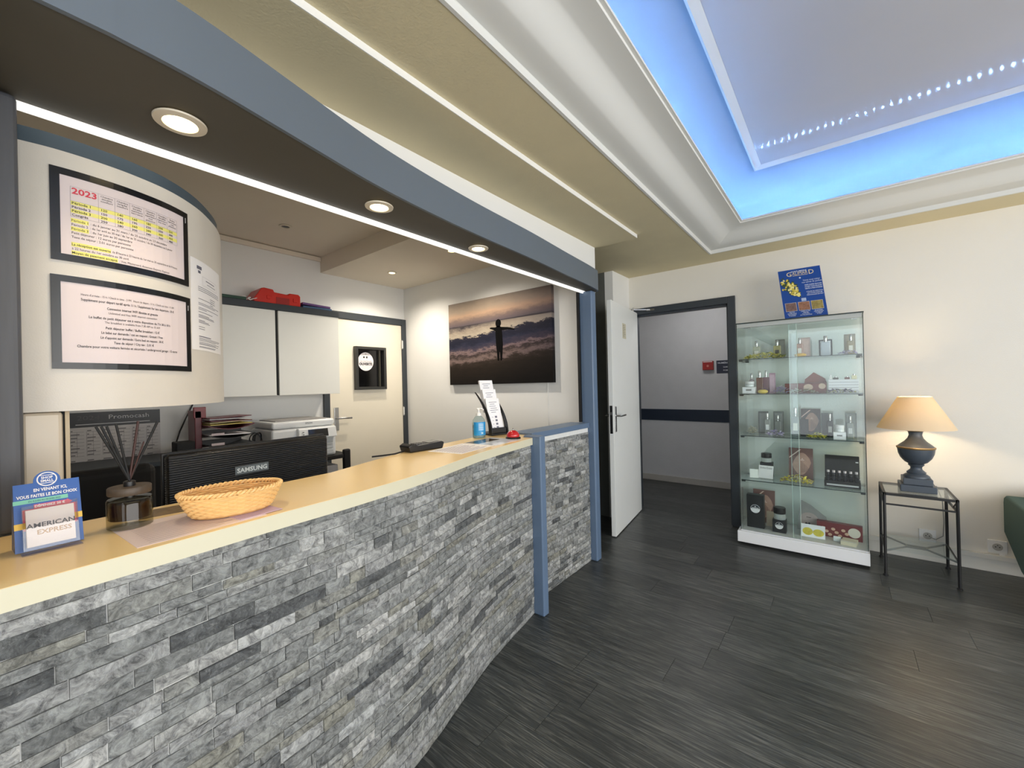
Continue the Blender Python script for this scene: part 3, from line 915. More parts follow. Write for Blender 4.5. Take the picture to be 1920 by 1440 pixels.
# things on top of the cupboards
REDP = M('red_plastic', (198, 36, 22), 0.4, var=0.08)
t = thing('red_tool_case', 'red plastic tool case lying on top of the cupboards', 'tool case', (-3.62, 1.24, 2.0205))
prof_ = [(0.0, 0.0), (0.0, 0.025), (0.055, 0.112), (0.075, 0.118), (0.140, 0.112), (0.148, 0.092), (0.255, 0.086), (0.262, 0.100), (0.335, 0.100), (0.350, 0.085), (0.350, 0.0)]
mb = MB(); n = len(prof_)
mb.add([(-0.11, y, z) for y, z in prof_] + [(0.11, y, z) for y, z in prof_], [tuple(range(n)), tuple(range(2 * n - 1, n - 1, -1))] + [(i, (i + 1) % n, n + (i + 1) % n, n + i) for i in range(n)])
mb.build('shell', REDP, t, bevel=0.006)
MB().box(0.109, 0.113, 0.16, 0.26, 0.0, 0.055).build('recess_panel', M('red_plastic_dark', (150, 24, 18), 0.45), t)
MB().box(0.109, 0.118, 0.09, 0.12, 0.03, 0.06).build('latch', REDP, t, bevel=0.003)
MB().box(0.109, 0.118, 0.29, 0.32, 0.03, 0.06).build('latch', REDP, t, bevel=0.003)
t = tag(MB().box(-0.10, 0.11, -0.125, 0.125, 0, 0.017).build('folder', M('blue_folder', (52, 84, 118), 0.4), bevel=0.003), 'blue ring folder under the purple one on the cupboard', 'folder', 'folders on the cupboard top')
t.location = (-3.62, 1.735, 2.0205)
mb = MB().box(-0.10, 0.105, -0.12, 0.12, 0.0, 0.018)
t = tag(mb.build('folder', M('purple_folder', (96, 66, 120), 0.4), bevel=0.003), 'purple folder lying on the blue folder on the cupboard', 'folder', 'folders on the cupboard top')
t.location = (-3.62, 1.73, 2.040); t.rotation_euler = (math.radians(-2.2), 0, 0)
t.location = (-3.62, 1.73, 2.0435)
t = tag(MB().box(-0.11, 0.11, -0.11, 0.11, 0, 0.022).build('folder', M('green_folder', (28, 66, 50), 0.45), bevel=0.003), 'dark green folder at the left end of the cupboard top', 'folder', 'folders on the cupboard top')
t.location = (-3.61, 1.075, 2.0205)
pts = []
for i in range(40):
    a = i / 39
    pts.append((-3.515 + 0.012 * math.sin(9 * a), 1.15 + 0.09 * a + 0.02 * math.sin(14 * a), 2.024 + 0.024 * abs(math.sin(7.5 * a))))
o = tag(MB().tube(pts, 0.0028, 6).build('white_cable', WHITEP, smooth=True), 'thin white cable bunched between green folder and red case', 'cable')

# letter trays on a low credenza
cr_ = thing('credenza', 'dark low office cabinet along the rear wall', 'cabinet', (-3.58, 0.68, 0))
MB().box(-0.21, 0.22, -0.55, 0.52, 0, 0.87).build('body', BLACKM, cr_)
MB().box(-0.215, 0.235, -0.56, 0.53, 0.87, 0.90).build('top', NAVYB, cr_, bevel=0.003)
BURG = M('burgundy_plastic', (96, 22, 34), 0.35)
lt = thing('letter_tray_stack', 'burgundy and black letter trays stacked behind the monitor', 'letter tray', (-3.46, 1.0, 0.9005))
MB().box(-0.14, 0.02, -0.165, -0.125, 0.0, 0.30).build('side_panel', BURG, lt, bevel=0.004)
MB().box(0.0, 0.02, -0.17, -0.10, 0.25, 0.325).build('clip', M('dark_red_clip', (120, 24, 30), 0.35), lt, bevel=0.003)
for k, z in enumerate((0.03, 0.10, 0.165)):
    tr = MB()
    for i in range(7):
        y0 = -0.12 + 0.28 * i / 7; y1 = -0.12 + 0.28 * (i + 1) / 7
        dip = lambda y: 0.028 * (((y - 0.02) / 0.14) ** 2)
        tr.obox((-0.14, y0, z + dip(y0)), (0.28, 0, 0), (0, y1 - y0, dip(y1) - dip(y0)), (0, 0, 0.006))
    tr.box(-0.14, -0.132, -0.12, 0.16, z, z + 0.05)
    tr.build('tray', BLACK if k < 2 else BURG, lt)
for k, (z, m, sx) in enumerate(((0.126, PAPER, 0.13), (0.196, M('yellow_paper', (206, 190, 110), 0.7), 0.15), (0.208, M('cream_paper', (222, 208, 160), 0.7), 0.14), (0.222, BURG, 0.15), (0.232, PAPER, 0.13), (0.240, BURG, 0.14))):
    o = MB().obox((-0.13, -0.11, z), (0.13 + sx, 0, 0.004), (0, 0.25, 0.012 * (k % 3 - 1) * 0.6), (0, 0, 0.006)).build('document', m, lt)
for z in (0.075, 0.142):
    MB().obox((0.141, -0.105, z - 0.012), (0.004, 0, 0), (0, 0.075, 0), (0, 0, 0.016)).build('label_holder', M('clear_label', (206, 190, 192), 0.2), lt)
o = tag(MB().box(-0.06, 0.06, -0.05, 0.05, 0, 0.105).build('desk_speaker', BLACKM, bevel=0.006), 'small black box standing left of the letter trays', 'speaker')
o.location = (-3.40, 0.762, 0.9005)
# cables
pts = [(-3.79, 0.93, 1.288), (-3.78, 0.90, 1.22), (-3.76, 0.86, 1.14), (-3.74, 0.82, 1.05), (-3.70, 0.79, 0.98), (-3.66, 0.77, 0.905)]
tag(MB().tube([tuple(p) for p in pts], 0.005, 6).build('wall_cable', BLACK, smooth=True), 'black cable hanging down the wall left of the trays', 'cable')
pts = []
for i in range(80):
    a = i / 79 * 6 * PI
    pts.append((-3.40 + 0.02 * math.sin(a * 0.7), 1.198 + 0.030 * math.cos(a) + 0.012 * math.sin(a * 0.31), 0.965 + 0.045 * math.sin(a) + 0.012 * math.cos(a * 0.53)))
t = thing('cable_bundle', 'tangled black cables between letter trays and printer', 'cable', (0, 0, 0))
MB().tube(pts, 0.004, 6).build('loops', BLACK, t, smooth=True)
MB().box(-3.44, -3.36, 1.168, 1.225, 0.9005, 0.955).build('adapter', BLACK, t, bevel=0.006)
pb = thing('printer_stand', 'black metal printer stand with paper shelf', 'stand', (-3.46, 1.53, 0))
for sx, sy in ((-0.22, -0.25), (0.19, -0.25), (-0.22, 0.27), (0.19, 0.27)):
    MB().box(sx, sx + 0.035, sy, sy + 0.035, 0, 0.79).build('leg', BLACKM, pb)
MB().box(-0.225, 0.23, -0.255, 0.315, 0.755, 0.789).build('top', BLACKM, pb, bevel=0.006)
MB().box(-0.22, 0.22, -0.25, 0.30, 0.40, 0.42).build('shelf', BLACKM, pb)
MB().box(0.20, 0.24, 0.255, 0.315, 0.60, 0.825).build('bracket', BLACKM, pb, bevel=0.012)
o = tag(MB().box(-0.15, 0.15, -0.105, 0.105, 0, 0.28).build('paper_box', PAPER, bevel=0.003), 'white paper box on the printer stand shelf', 'box')
o.location = (-3.44, 1.66, 0.4205)
pr_ = thing('office_printer', 'white multifunction printer with tilted control panel', 'printer', (-3.46, 1.495, 0.7895))
PRW = M('printer_white', (224, 226, 226), 0.35)
MB().box(-0.20, 0.20, -0.245, 0.245, 0, 0.245).build('body', PRW, pr_, bevel=0.02, bseg=3)
MB().box(-0.20, 0.195, -0.24, 0.24, 0.247, 0.300).build('scanner_lid', PRW, pr_, bevel=0.018, bseg=3)
MB().box(-0.16, 0.15, -0.20, 0.19, 0.300, 0.308).build('lid_top', M('printer_grey', (150, 148, 146), 0.5), pr_, bevel=0.004)
cp_ = MB().obox((0.195, -0.07, 0.155), (0.055, 0, 0.0), (0, 0.30, 0), (-0.02, 0, 0.085)).build('control_panel', PRW, pr_, bevel=0.008)
MB().obox((0.2505, 0.0, 0.168), (0.0015, 0, 0.0), (0, 0.155, 0), (-0.0142, 0, 0.060)).build('screen', M('lcd_screen', (26, 22, 18), 0.1, var=0.9, vscale=14), cp_)
for k in range(3):
    MB().obox((0.2515 - 0.004 * k, -0.045, 0.172 + 0.018 * k), (0.002, 0, 0), (0, 0.012, 0), (-0.001, 0, 0.008)).build('button', M('button_grey', (120, 122, 124), 0.4), cp_)
f = Flat(plane_map((0.1965, -0.245, 0), (0, 1, 0), (0, 0, 1), (1, 0, 0)), 0.001)
f.text('EPSON', 0.27, 0.272, 0.018, 'C', bold=0.02); f.build('brand_print', M('brand_grey', (120, 124, 128), 0.5), pr_)
for k in range(3):
    MB().box(0.199, 0.206, 0.095, 0.215, 0.015 + 0.045 * k, 0.052 + 0.045 * k).build('paper_cassette', M('printer_light_grey', (200, 204, 206), 0.4), pr_, bevel=0.004)

# wall calendar
wc = thing('wall_calendar', 'wall calendar with black header and printed month grid', 'calendar', (-3.799, 0.265, 0.72))
MB().box(0, 0.004, 0, 0.455, 0, 0.40).build('sheet', M('calendar_paper', (206, 202, 200), 0.6), wc)
MB().box(0, 0.005, 0, 0.455, 0.40, 0.495).build('header', M('calendar_black', (12, 12, 14), 0.4), wc)
cm = plane_map((0.005, 0, 0), (0, 1, 0), (0, 0, 1), (1, 0, 0))
f = Flat(cm, 0.0006); f.text('Promocash', 0.19, 0.446, 0.040, width=0.205); f.rect(0.04, 0.40, 0.415, 0.420); f.build('title', M('calendar_title', (198, 198, 200), 0.5), wc)
f = Flat(cm, 0.0006); f.text('2024', 0.045, 0.446, 0.040, width=0.105); f.build('year', M('calendar_year', (86, 84, 84), 0.5), wc)
f = Flat(plane_map((0.004, 0, 0), (0, 1, 0), (0, 0, 1), (1, 0, 0)), 0.0006)
for i in range(6):
    for j in range(2):
        y0 = 0.015 + i * 0.073; z0 = 0.20 - j * 0.19
        for k in range(8):
            zz = z0 + 0.17 - k * 0.022
            f.rect(y0, y0 + 0.062, zz, zz + 0.0015)
            f.rect(y0 + 0.003, y0 + 0.012 + 0.04 * ((i * 5 + k * 3 + j) % 4) / 4, zz + 0.005, zz + 0.011)
        f.rect(y0, y0 + 0.0012, z0 + 0.015, z0 + 0.172); f.rect(y0 + 0.03, y0 + 0.0312, z0 + 0.015, z0 + 0.172)
f.build('month_grid', M('calendar_ink', (110, 106, 108), 0.6), wc)

# desk, monitor, chair
dk = thing('office_desk', 'desk hidden behind the reception counter', 'desk', (-2.02, 0.95, 0))
MB().box(-0.30, 0.28, -0.85, 0.75, 0.72, 0.75).build('desk_top', M('desk_grey', (206, 196, 180), 0.5), dk, bevel=0.003)
for y in (-0.83, 0.70):
    MB().box(-0.28, 0.25, y, y + 0.03, 0, 0.72).build('side_panel', BLACKM, dk)
mo = thing('computer_monitor', 'black monitor seen from its ridged back behind the counter', 'monitor', (-1.765, 0.622, 0.7505), math.radians(6.5))
def ridge_mat():
    m = M('ridged_black_gloss', (20, 21, 23), 0.25)
    nt = m.node_tree; b = nt.nodes['Principled BSDF']
    tc = nt.nodes.new('ShaderNodeTexCoord'); wv = nt.nodes.new('ShaderNodeTexWave')
    wv.bands_direction = 'Z'; wv.inputs['Scale'].default_value = 42; wv.inputs['Distortion'].default_value = 1.6; wv.inputs['Detail'].default_value = 1.0
    mp = nt.nodes.new('ShaderNodeMapping'); mp.inputs['Scale'].default_value = (1, 0.25, 1)
    nt.links.new(tc.outputs['Object'], mp.inputs[0]); nt.links.new(mp.outputs[0], wv.inputs[0])
    bp = nt.nodes.new('ShaderNodeBump'); bp.inputs['Strength'].default_value = 0.6; bp.inputs['Distance'].default_value = 0.003
    nt.links.new(wv.outputs[1], bp.inputs['Height']); nt.links.new(bp.outputs[0], b.inputs['Normal'])
    return m
MB().box(-0.012, 0.022, -0.287, 0.287, 0.05, 0.376).build('back_shell', ridge_mat(), mo, bevel=0.012, bseg=3)
MB().box(-0.022, -0.010, -0.291, 0.291, 0.045, 0.381).build('bezel', BLACK, mo, bevel=0.004)
MB().box(-0.024, -0.0221, -0.265, 0.265, 0.065, 0.365).build('screen', M('screen_dark', (12, 14, 18), 0.1), mo)
MB().box(-0.005, 0.02, -0.03, 0.03, 0.01, 0.08).build('stand', BLACK, mo)
MB().lathe([(0.11, 0), (0.11, 0.008), (0.04, 0.015)], (0, 0, 0), 28).build('foot', BLACK, mo, smooth=True)
lp = MB().box(0.0215, 0.024, -0.088, 0.030, 0.272, 0.302).build('logo_plate', M('logo_grey', (88, 96, 100), 0.4), mo, bevel=0.0)
f = Flat(plane_map((0.024, 0, 0.272), (0, 1, 0), (0, 0, 1), (1, 0, 0)), 0.0006)
f.text('SAMSUNG', -0.029, 0.007, 0.0225, 'C', bold=0.03, width=0.106); f.build('logo', M('logo_silver', (196, 204, 206), 0.3), lp)
ch = thing('office_chair', 'black office chair partly hidden behind the reed diffuser', 'chair', (-2.46, 0.285, 0))
MB().box(-0.04, 0.04, -0.17, 0.16, 0.55, 1.015).build('backrest', BLACKM, ch, bevel=0.035, bseg=4)
MB().box(-0.40, 0.02, -0.20, 0.20, 0.42, 0.50).build('seat', BLACKM, ch, bevel=0.03, bseg=3)
MB().tube([(-0.19, 0, 0.08), (-0.19, 0, 0.43)], 0.025, 12).build('column', BLACK, ch)
for k in range(5):
    a = 2 * PI * k / 5 + 0.3
    lg = MB().tube([(-0.19, 0, 0.09), (-0.19 + 0.26 * math.cos(a), 0.26 * math.sin(a), 0.06)], 0.016, 8).build('leg', BLACK, ch)
    MB().lathe([(0.0, 0), (0.018, 0.005), (0.022, 0.025), (0.018, 0.045), (0.0, 0.05)], (-0.19 + 0.26 * math.cos(a), 0.26 * math.sin(a), 0.0), 10).build('caster', BLACK, lg)

# framed sign on the rear door
sg = thing('door_sign_frame', 'black deep frame with round white OUVERTE sticker on the door', 'sign', (-3.778, 2.389, 1.315))
mb = MB()
mb.box(0, 0.045, -0.175, -0.147, 0, 0.435); mb.box(0, 0.045, 0.147, 0.175, 0, 0.435)
mb.box(0, 0.045, -0.147, 0.147, 0, 0.028); mb.box(0, 0.045, -0.147, 0.147, 0.407, 0.435)
mb.build('frame', M('frame_dark_grey', (44, 44, 42), 0.45), sg, bevel=0.003)
MB().box(0, 0.006, -0.147, 0.147, 0.028, 0.407).build('backing', M('gloss_black', (6, 6, 7), 0.12), sg)
MB().box(0.006, 0.030, 0.095, 0.112, 0.03, 0.405).build('inner_rail', M('olive_rail', (52, 50, 40), 0.4), sg)
st_ = MB().add(*(lambda P: (P, [tuple(range(len(P)))]))([(0.0075, -0.045 + 0.088 * math.cos(2 * PI * i / 40), 0.285 + 0.094 * math.sin(2 * PI * i / 40)) for i in range(40)])).build('sticker', M('sticker_white', (238, 232, 232), 0.5), sg)
f = Flat(plane_map((0.0078, -0.045, 0.285), (0, 1, 0), (0, 0, 1), (1, 0, 0)), 0.0005)
f.text('OUVERTE', 0, -0.036, 0.034, 'C', bold=0.05, width=0.146)
f.rect(0.004, 0.020, 0.034, 0.054); f.disc(-0.020, 0.044, 0.010, 16); f.rect(-0.006, 0.006, 0.074, 0.080)
f.build('lettering', INK, st_)
f = Flat(plane_map((0.0078, -0.045, 0.285), (0, 1, 0), (0, 0, 1), (1, 0, 0)), 0.0005)
f.text('LIEU PARTENAIRE', 0, -0.004, 0.018, 'C', width=0.130); f.build('small_lettering', M('soft_grey_ink', (150, 140, 140), 0.6), st_)

# ---- canvas print of a child on the beach
def canvas_mat():
    m = bpy.data.materials.new('beach_sunset_print'); m.use_nodes = True
    nt = m.node_tree; b = nt.nodes['Principled BSDF']; L = nt.links
    tc = nt.nodes.new('ShaderNodeTexCoord'); sp = nt.nodes.new('ShaderNodeSeparateXYZ'); L.new(tc.outputs['Object'], sp.inputs[0])
    def math_(op, a, b_=None, c=None):
        n = nt.nodes.new('ShaderNodeMath'); n.operation = op
        for i, v in enumerate((a, b_, c)):
            if v is None: continue
            if isinstance(v, (int, float)): n.inputs[i].default_value = v
            else: L.new(v, n.inputs[i])
        return n.outputs[0]
    u = math_('DIVIDE', sp.outputs['X'], 1.215); v = math_('DIVIDE', sp.outputs['Z'], 0.794)
    mp = nt.nodes.new('ShaderNodeMapping'); mp.inputs['Scale'].default_value = (3.0, 1, 9.0); L.new(tc.outputs['Object'], mp.inputs[0])
    nz = nt.nodes.new('ShaderNodeTexNoise'); nz.inputs['Scale'].default_value = 2.6; nz.inputs['Detail'].default_value = 10; nz.inputs['Roughness'].default_value = 0.78
    L.new(mp.outputs[0], nz.inputs['Vector'])
    nn = math_('SUBTRACT', nz.outputs['Fac'], 0.5)
    amp = math_('LESS_THAN', v, 0.715)                    # the skyline itself is straight
    disp = math_('MULTIPLY', nn, math_('MULTIPLY_ADD', amp, 0.16, 0.12))
    near = math_('SMOOTH_MIN', math_('ABSOLUTE', math_('SUBTRACT', v, 0.72)), 0.06, 0.02)
    disp = math_('MULTIPLY', disp, math_('MULTIPLY', near, 16.0))
    tilt = math_('MULTIPLY', math_('SUBTRACT', u, 0.5), -0.03)
    wave = math_('MULTIPLY', math_('MULTIPLY', math_('GREATER_THAN', u, 0.3), math_('SUBTRACT', u, 0.3)), math_('MULTIPLY', amp, -0.10))
    vv = math_('ADD', math_('ADD', v, disp), math_('ADD', tilt, wave))
    cr = nt.nodes.new('ShaderNodeValToRGB'); e = cr.color_ramp
    stops = [(0.0, (14, 10, 9)), (0.20, (34, 26, 20)), (0.26, (50, 40, 34)), (0.30, (120, 102, 98)), (0.355, (40, 32, 32)), (0.39, (128, 108, 108)), (0.42, (66, 58, 70)), (0.47, (40, 42, 62)), (0.52, (24, 26, 44)), (0.575, (34, 34, 50)), (0.59, (176, 164, 146)), (0.66, (150, 138, 124)), (0.705, (92, 84, 82)), (0.715, (48, 44, 50)), (0.725, (96, 86, 90)), (0.78, (124, 106, 100)), (0.84, (186, 154, 128)), (0.90, (164, 146, 128)), (1.0, (136, 124, 112))]
    e.elements[0].position = stops[0][0]; e.elements[0].color = (*lin(stops[0][1]), 1)
    e.elements[1].position = 1.0; e.elements[1].color = (*lin(stops[-1][1]), 1)
    for p, c in stops[1:-1]:
        x = e.elements.new(p); x.color = (*lin(c), 1)
    L.new(vv, cr.inputs[0])
    # right side is duskier
    mx = nt.nodes.new('ShaderNodeMix'); mx.data_type = 'RGBA'; mx.blend_type = 'MULTIPLY'
    ru = nt.nodes.new('ShaderNodeMapRange'); ru.inputs[1].default_value = 0.45; ru.inputs[2].default_value = 1.0; ru.inputs[4].default_value = 0.8
    L.new(u, ru.inputs[0]); L.new(ru.outputs[0], mx.inputs[0]); L.new(cr.outputs[0], mx.inputs[6]); mx.inputs[7].default_value = (0.42, 0.42, 0.55, 1)
    L.new(mx.outputs[2], b.inputs['Base Color'])
    b.inputs['Roughness'].default_value = 0.6
    b.inputs['Specular IOR Level'].default_value = 0.2
    return m
cv = thing('beach_canvas', 'large canvas print of a child with spread arms on a dusk beach', 'picture', (-3.03, 2.848, 1.341))
MB().box(0, 1.215, -0.038, 0, 0, 0.794).build('canvas', canvas_mat(), cv)
f = Flat(plane_map((0, -0.038, 0), (1, 0, 0), (0, 0, 1), (0, -1, 0)), 0.001)
W_, H_ = 1.215, 0.794
def sil(pts):
    f.poly([(u * W_, v * H_) for u, v in pts])
f.disc(0.531 * W_, 0.685 * H_, 0.027 * W_, 20, 0.046 * H_)
sil([(0.500, 0.635), (0.515, 0.655), (0.545, 0.655), (0.562, 0.63), (0.568, 0.55), (0.572, 0.44), (0.505, 0.44), (0.503, 0.55)])
sil([(0.505, 0.44), (0.572, 0.44), (0.568, 0.36), (0.560, 0.262), (0.545, 0.262), (0.542, 0.36), (0.538, 0.36), (0.534, 0.262), (0.517, 0.262), (0.512, 0.36)])
sil([(0.505, 0.642), (0.503, 0.600), (0.470, 0.622), (0.448, 0.632), (0.446, 0.645), (0.462, 0.648)])
sil([(0.556, 0.640), (0.560, 0.600), (0.620, 0.602), (0.680, 0.588), (0.684, 0.600), (0.625, 0.626)])
f.build('silhouette', M('silhouette_ink', (5, 4, 5), 0.8, spec=0.1), cv)
struct(MB().box(-1.900, -1.893, 2.846, 2.85, 0, 2.42).build('trim_6', WALLW), 'thin joint strip in the office side wall')
# ================================================================== THINGS ON THE COUNTER
ZT = 1.0205
# --- leaflet holder
lh = thing('leaflet_holder', 'blue card holder with white leaflets at the near end of the counter', 'leaflet holder', (-1.262, 0.064, ZT), math.radians(4))
lean = math.radians(14)
cu = Vector((0, 1, 0)); cvv = Vector((-math.sin(lean), 0, math.cos(lean))); cn = Vector((math.cos(lean), 0, math.sin(lean)))
BLUE = M('blue_card', (24, 82, 158), 0.35)
def lmap(o): return plane_map(o, cu, cvv, cn)
W2 = 0.047
g = Flat(lmap((0, 0, 0)), 0.0)
outl = [(-W2, 0.0), (W2, 0.0), (W2 - 0.001, 0.133), (0.019, 0.133)] + [(0.019 * math.cos(a) , 0.136 + 0.019 * math.sin(a)) for a in [PI * k / 12 for k in range(13)]] + [(-0.019, 0.133), (-W2 + 0.001, 0.133)]
mb = MB(); n = len(outl)
fa_ = lmap((0, 0, 0.002))
mb.add([fa_(u, v, 0.0) for u, v in outl] + [fa_(u, v, -0.002) for u, v in outl], [tuple(range(n)), tuple(range(2 * n - 1, n - 1, -1))] + [(i, (i + 1) % n, n + (i + 1) % n, n + i) for i in range(n)])
mb.build('card', BLUE, lh)
mb = MB()
mb.add([fa_(-W2, 0, -0.002), fa_(-W2, 0.125, -0.002), (-0.05, -W2, 0.001)], [(0, 1, 2)])
mb.add([fa_(W2, 0, -0.002), fa_(W2, 0.125, -0.002), (-0.05, W2, 0.001)], [(0, 1, 2)])
mb.build('easel_wing', M('dark_blue_card', (18, 48, 104), 0.4), lh)
g = Flat(fa_, 0.0006); g.disc(0, 0.138, 0.0145, 28); b1 = g.build('badge', PAPER, lh)
g = Flat(fa_, 0.0010); g.disc(0, 0.138, 0.0125, 28, 0.0125); g.build('badge_inner', BLUE, lh)
g = Flat(fa_, 0.0014)
g.rect(-0.0115, 0.0115, 0.1455, 0.1467); g.rect(-0.0115, 0.0115, 0.1293, 0.1305)
g.text('SHOP', 0, 0.1388, 0.0068, 'C', bold=0.03, width=0.0165); g.text('SMALL', 0, 0.1325, 0.0068, 'C', bold=0.03, width=0.0185)
g.text('EN VENANT ICI,', 0.004, 0.1150, 0.0085, 'C', bold=0.03, width=0.047)
g.text('VOUS FAITES LE BON CHOIX', 0, 0.1040, 0.0085, 'C', bold=0.03, width=0.084)
g.build('white_lettering', PAPER, lh)
g = Flat(fa_, 0.0006); g.rect(-W2, 0.028, 0.0930, 0.1010); g.build('green_band', M('mint_band', (112, 186, 160), 0.4), lh)
g = Flat(fa_, 0.0012); g.text('DU 8 JUIN AU 30 JUIN 2023', -0.005, 0.0950, 0.0050, 'C', width=0.044); g.build('date_print', M('dark_blue_ink', (20, 50, 100), 0.5), lh)
PINK = M('pink_band', (206, 74, 104), 0.4)
g = Flat(fa_, 0.0006); g.poly([(-0.020, 0.0815), (0.026, 0.0815), (0.026, 0.0795), (0.034, 0.0850), (0.026, 0.0915), (0.026, 0.0895), (-0.020, 0.0895)]); g.rect(-0.036, 0.038, 0.040, 0.0815); g.build('pink_arrow', PINK, lh)
g = Flat(fa_, 0.0012); g.text('DÉPENSEZ 20 €', 0.002, 0.0835, 0.0062, 'C', bold=0.03, width=0.042); g.build('pink_lettering', PAPER, lh)
g = Flat(fa_, 0.0007); g.rect(0.036, W2, 0.048, 0.060); g.rect(-W2, -0.032, 0.044, 0.056); g.build('yellow_band', M('yellow_band', (224, 184, 60), 0.4), lh)
# acrylic pocket and leaflets
fp = lmap((0.006, 0, 0.004))
mb = MB()
mb.obox(fp(-0.038, 0.0, 0.014), cu * 0.076, cvv * 0.086, cn * 0.0012)
mb.obox(fp(-0.038, 0.0, 0.0), cu * 0.0012, cvv * 0.086, cn * 0.014)
mb.obox(fp(0.0368, 0.0, 0.0), cu * 0.0012, cvv * 0.086, cn * 0.014)
mb.box(0.004, 0.030, -0.041, 0.041, 0.0, 0.0022)
mb.build('acrylic_pocket', glass_mat('acrylic', (246, 246, 246)), lh)
lf = MB().obox(fp(-0.033, 0.006, 0.003), cu * 0.066, cvv * 0.072, cn * 0.009).build('leaflets', M('leaflet_white', (232, 222, 220), 0.5), lh)
g = Flat(lmap(fp(0, 0.006, 0.0121)), 0.0005)
g.text('AMERICAN', 0, 0.036, 0.0125, 'C', bold=0.02, width=0.066); g.build('leaflet_print', M('slate_ink', (92, 92, 100), 0.5), lf)
g = Flat(lmap(fp(0, 0.006, 0.0121)), 0.0005)
g.text('EXPRESS', 0.004, 0.022, 0.0125, 'C', bold=0.02, width=0.048); g.build('leaflet_gold_print', M('gold_ink', (176, 128, 60), 0.5), lf)

# --- reed diffuser
rd = thing('reed_diffuser', 'dark glass reed diffuser with wooden lid and black sticks', 'diffuser', (-1.305, 0.190, ZT))
rd.scale = (0.86, 0.86, 0.93)
def amber_glass():
    return glass_mat('diffuser_glass', (216, 214, 200))
MB().lathe([(0.044, 0.0), (0.0475, 0.003), (0.0475, 0.068), (0.045, 0.072), (0.014, 0.074)], n=40, sx=1, sy=1).build('bottle', amber_glass(), rd, smooth=True)
MB().lathe([(0.043, 0.022), (0.0445, 0.024), (0.0445, 0.062), (0.040, 0.0645)], n=36).build('liquid', M('dark_amber_liquid', (48, 30, 22), 0.1, spec=0.6), rd, smooth=True)
MB().lathe([(0.012, 0.073), (0.012, 0.100)], n=16).build('neck', BLACK, rd, smooth=True)
MB().lathe([(0.044, 0.082), (0.0455, 0.084), (0.0455, 0.099), (0.044, 0.101)], n=40).build('lid', M('walnut_lid', (74, 62, 50), 0.5, var=0.2, vscale=30, stretch=(1, 6, 1)), rd, smooth=True)
MB().lathe([(0.013, 0.101), (0.013, 0.112), (0.010, 0.114)], n=16).build('collar', BLACK, rd, smooth=True)
for k, (tx, ty, h) in enumerate(((0.00, -0.068, 0.243), (0.008, -0.058, 0.243), (-0.01, -0.045, 0.242), (0.012, -0.028, 0.246), (0.0, 0.022, 0.250), (-0.004, 0.068, 0.246), (0.01, 0.064, 0.246), (0.012, 0.032, 0.198))):
    s_ = (ty * -0.03, ty * -0.06, 0.105)
    MB().tube([s_, (tx, ty * 0.92, h + 0.012)], 0.0029 if k != 7 else 0.0018, 6).build('reed', BLACKM if k not in (4, 7) else M('brown_reed', (58, 26, 18), 0.6), rd)

# --- wicker basket
wb = thing('wicker_basket', 'oval woven wicker bread basket on the counter', 'basket', (-1.222, 0.372, ZT + 0.0022), math.radians(-9))
WICK = M('wicker', (232, 190, 126), 0.45, var=0.18, vscale=60)
WICK2 = M('wicker_dark', (196, 146, 84), 0.5, var=0.2, vscale=50)
def bell(t):                                   # semi-axes (minor x, major y) and height at t
    return 0.051 + 0.021 * t ** 0.8, 0.082 + 0.027 * t ** 0.8, 0.004 + 0.052 * t
NS = 36
mb = MB()
for r_ in range(10):
    t = (r_ + 0.5) / 10.5
    a_, b_, z = bell(t)
    pts = []
    N = NS * 4
    for i in range(N):
        an = 2 * PI * i / N
        w_ = 0.0022 * math.sin(NS * an / 2 + (PI if r_ % 2 else 0))
        lift_ = 0.010 * (t ** 2) * math.cos(2 * an) * -0.0
        pts.append(((a_ + w_) * math.cos(an), (b_ + w_) * math.sin(an), z + lift_))
    mb.tube(pts, 0.0031, 6, closed=True)
mb.build('weave', WICK, wb, smooth=True)
mb = MB()
for i in range(NS):
    an = 2 * PI * i / NS
    mb.tube([(bell(t)[0] * math.cos(an), bell(t)[1] * math.sin(an), bell(t)[2]) for t in (0.0, 0.33, 0.66, 0.97)], 0.0019, 5)
mb.build('stakes', WICK2, wb, smooth=True)
mb = MB()
for ph in (0.0, PI):
    pts = []
    for i in range(240):
        an = 2 * PI * i / 240; a_, b_, z = bell(1.0)
        q = 30 * an + ph
        pts.append(((a_ + 0.003 * math.cos(q)) * math.cos(an), (b_ + 0.003 * math.cos(q)) * math.sin(an), z + 0.003 + 0.003 * math.sin(q)))
    mb.tube(pts, 0.0033, 6, closed=True)
mb.build('rim', WICK, wb, smooth=True)
MB().lathe([(1.0, 0.0), (1.0, 0.004)], n=40, sx=0.050, sy=0.081).build('base', WICK2, wb)

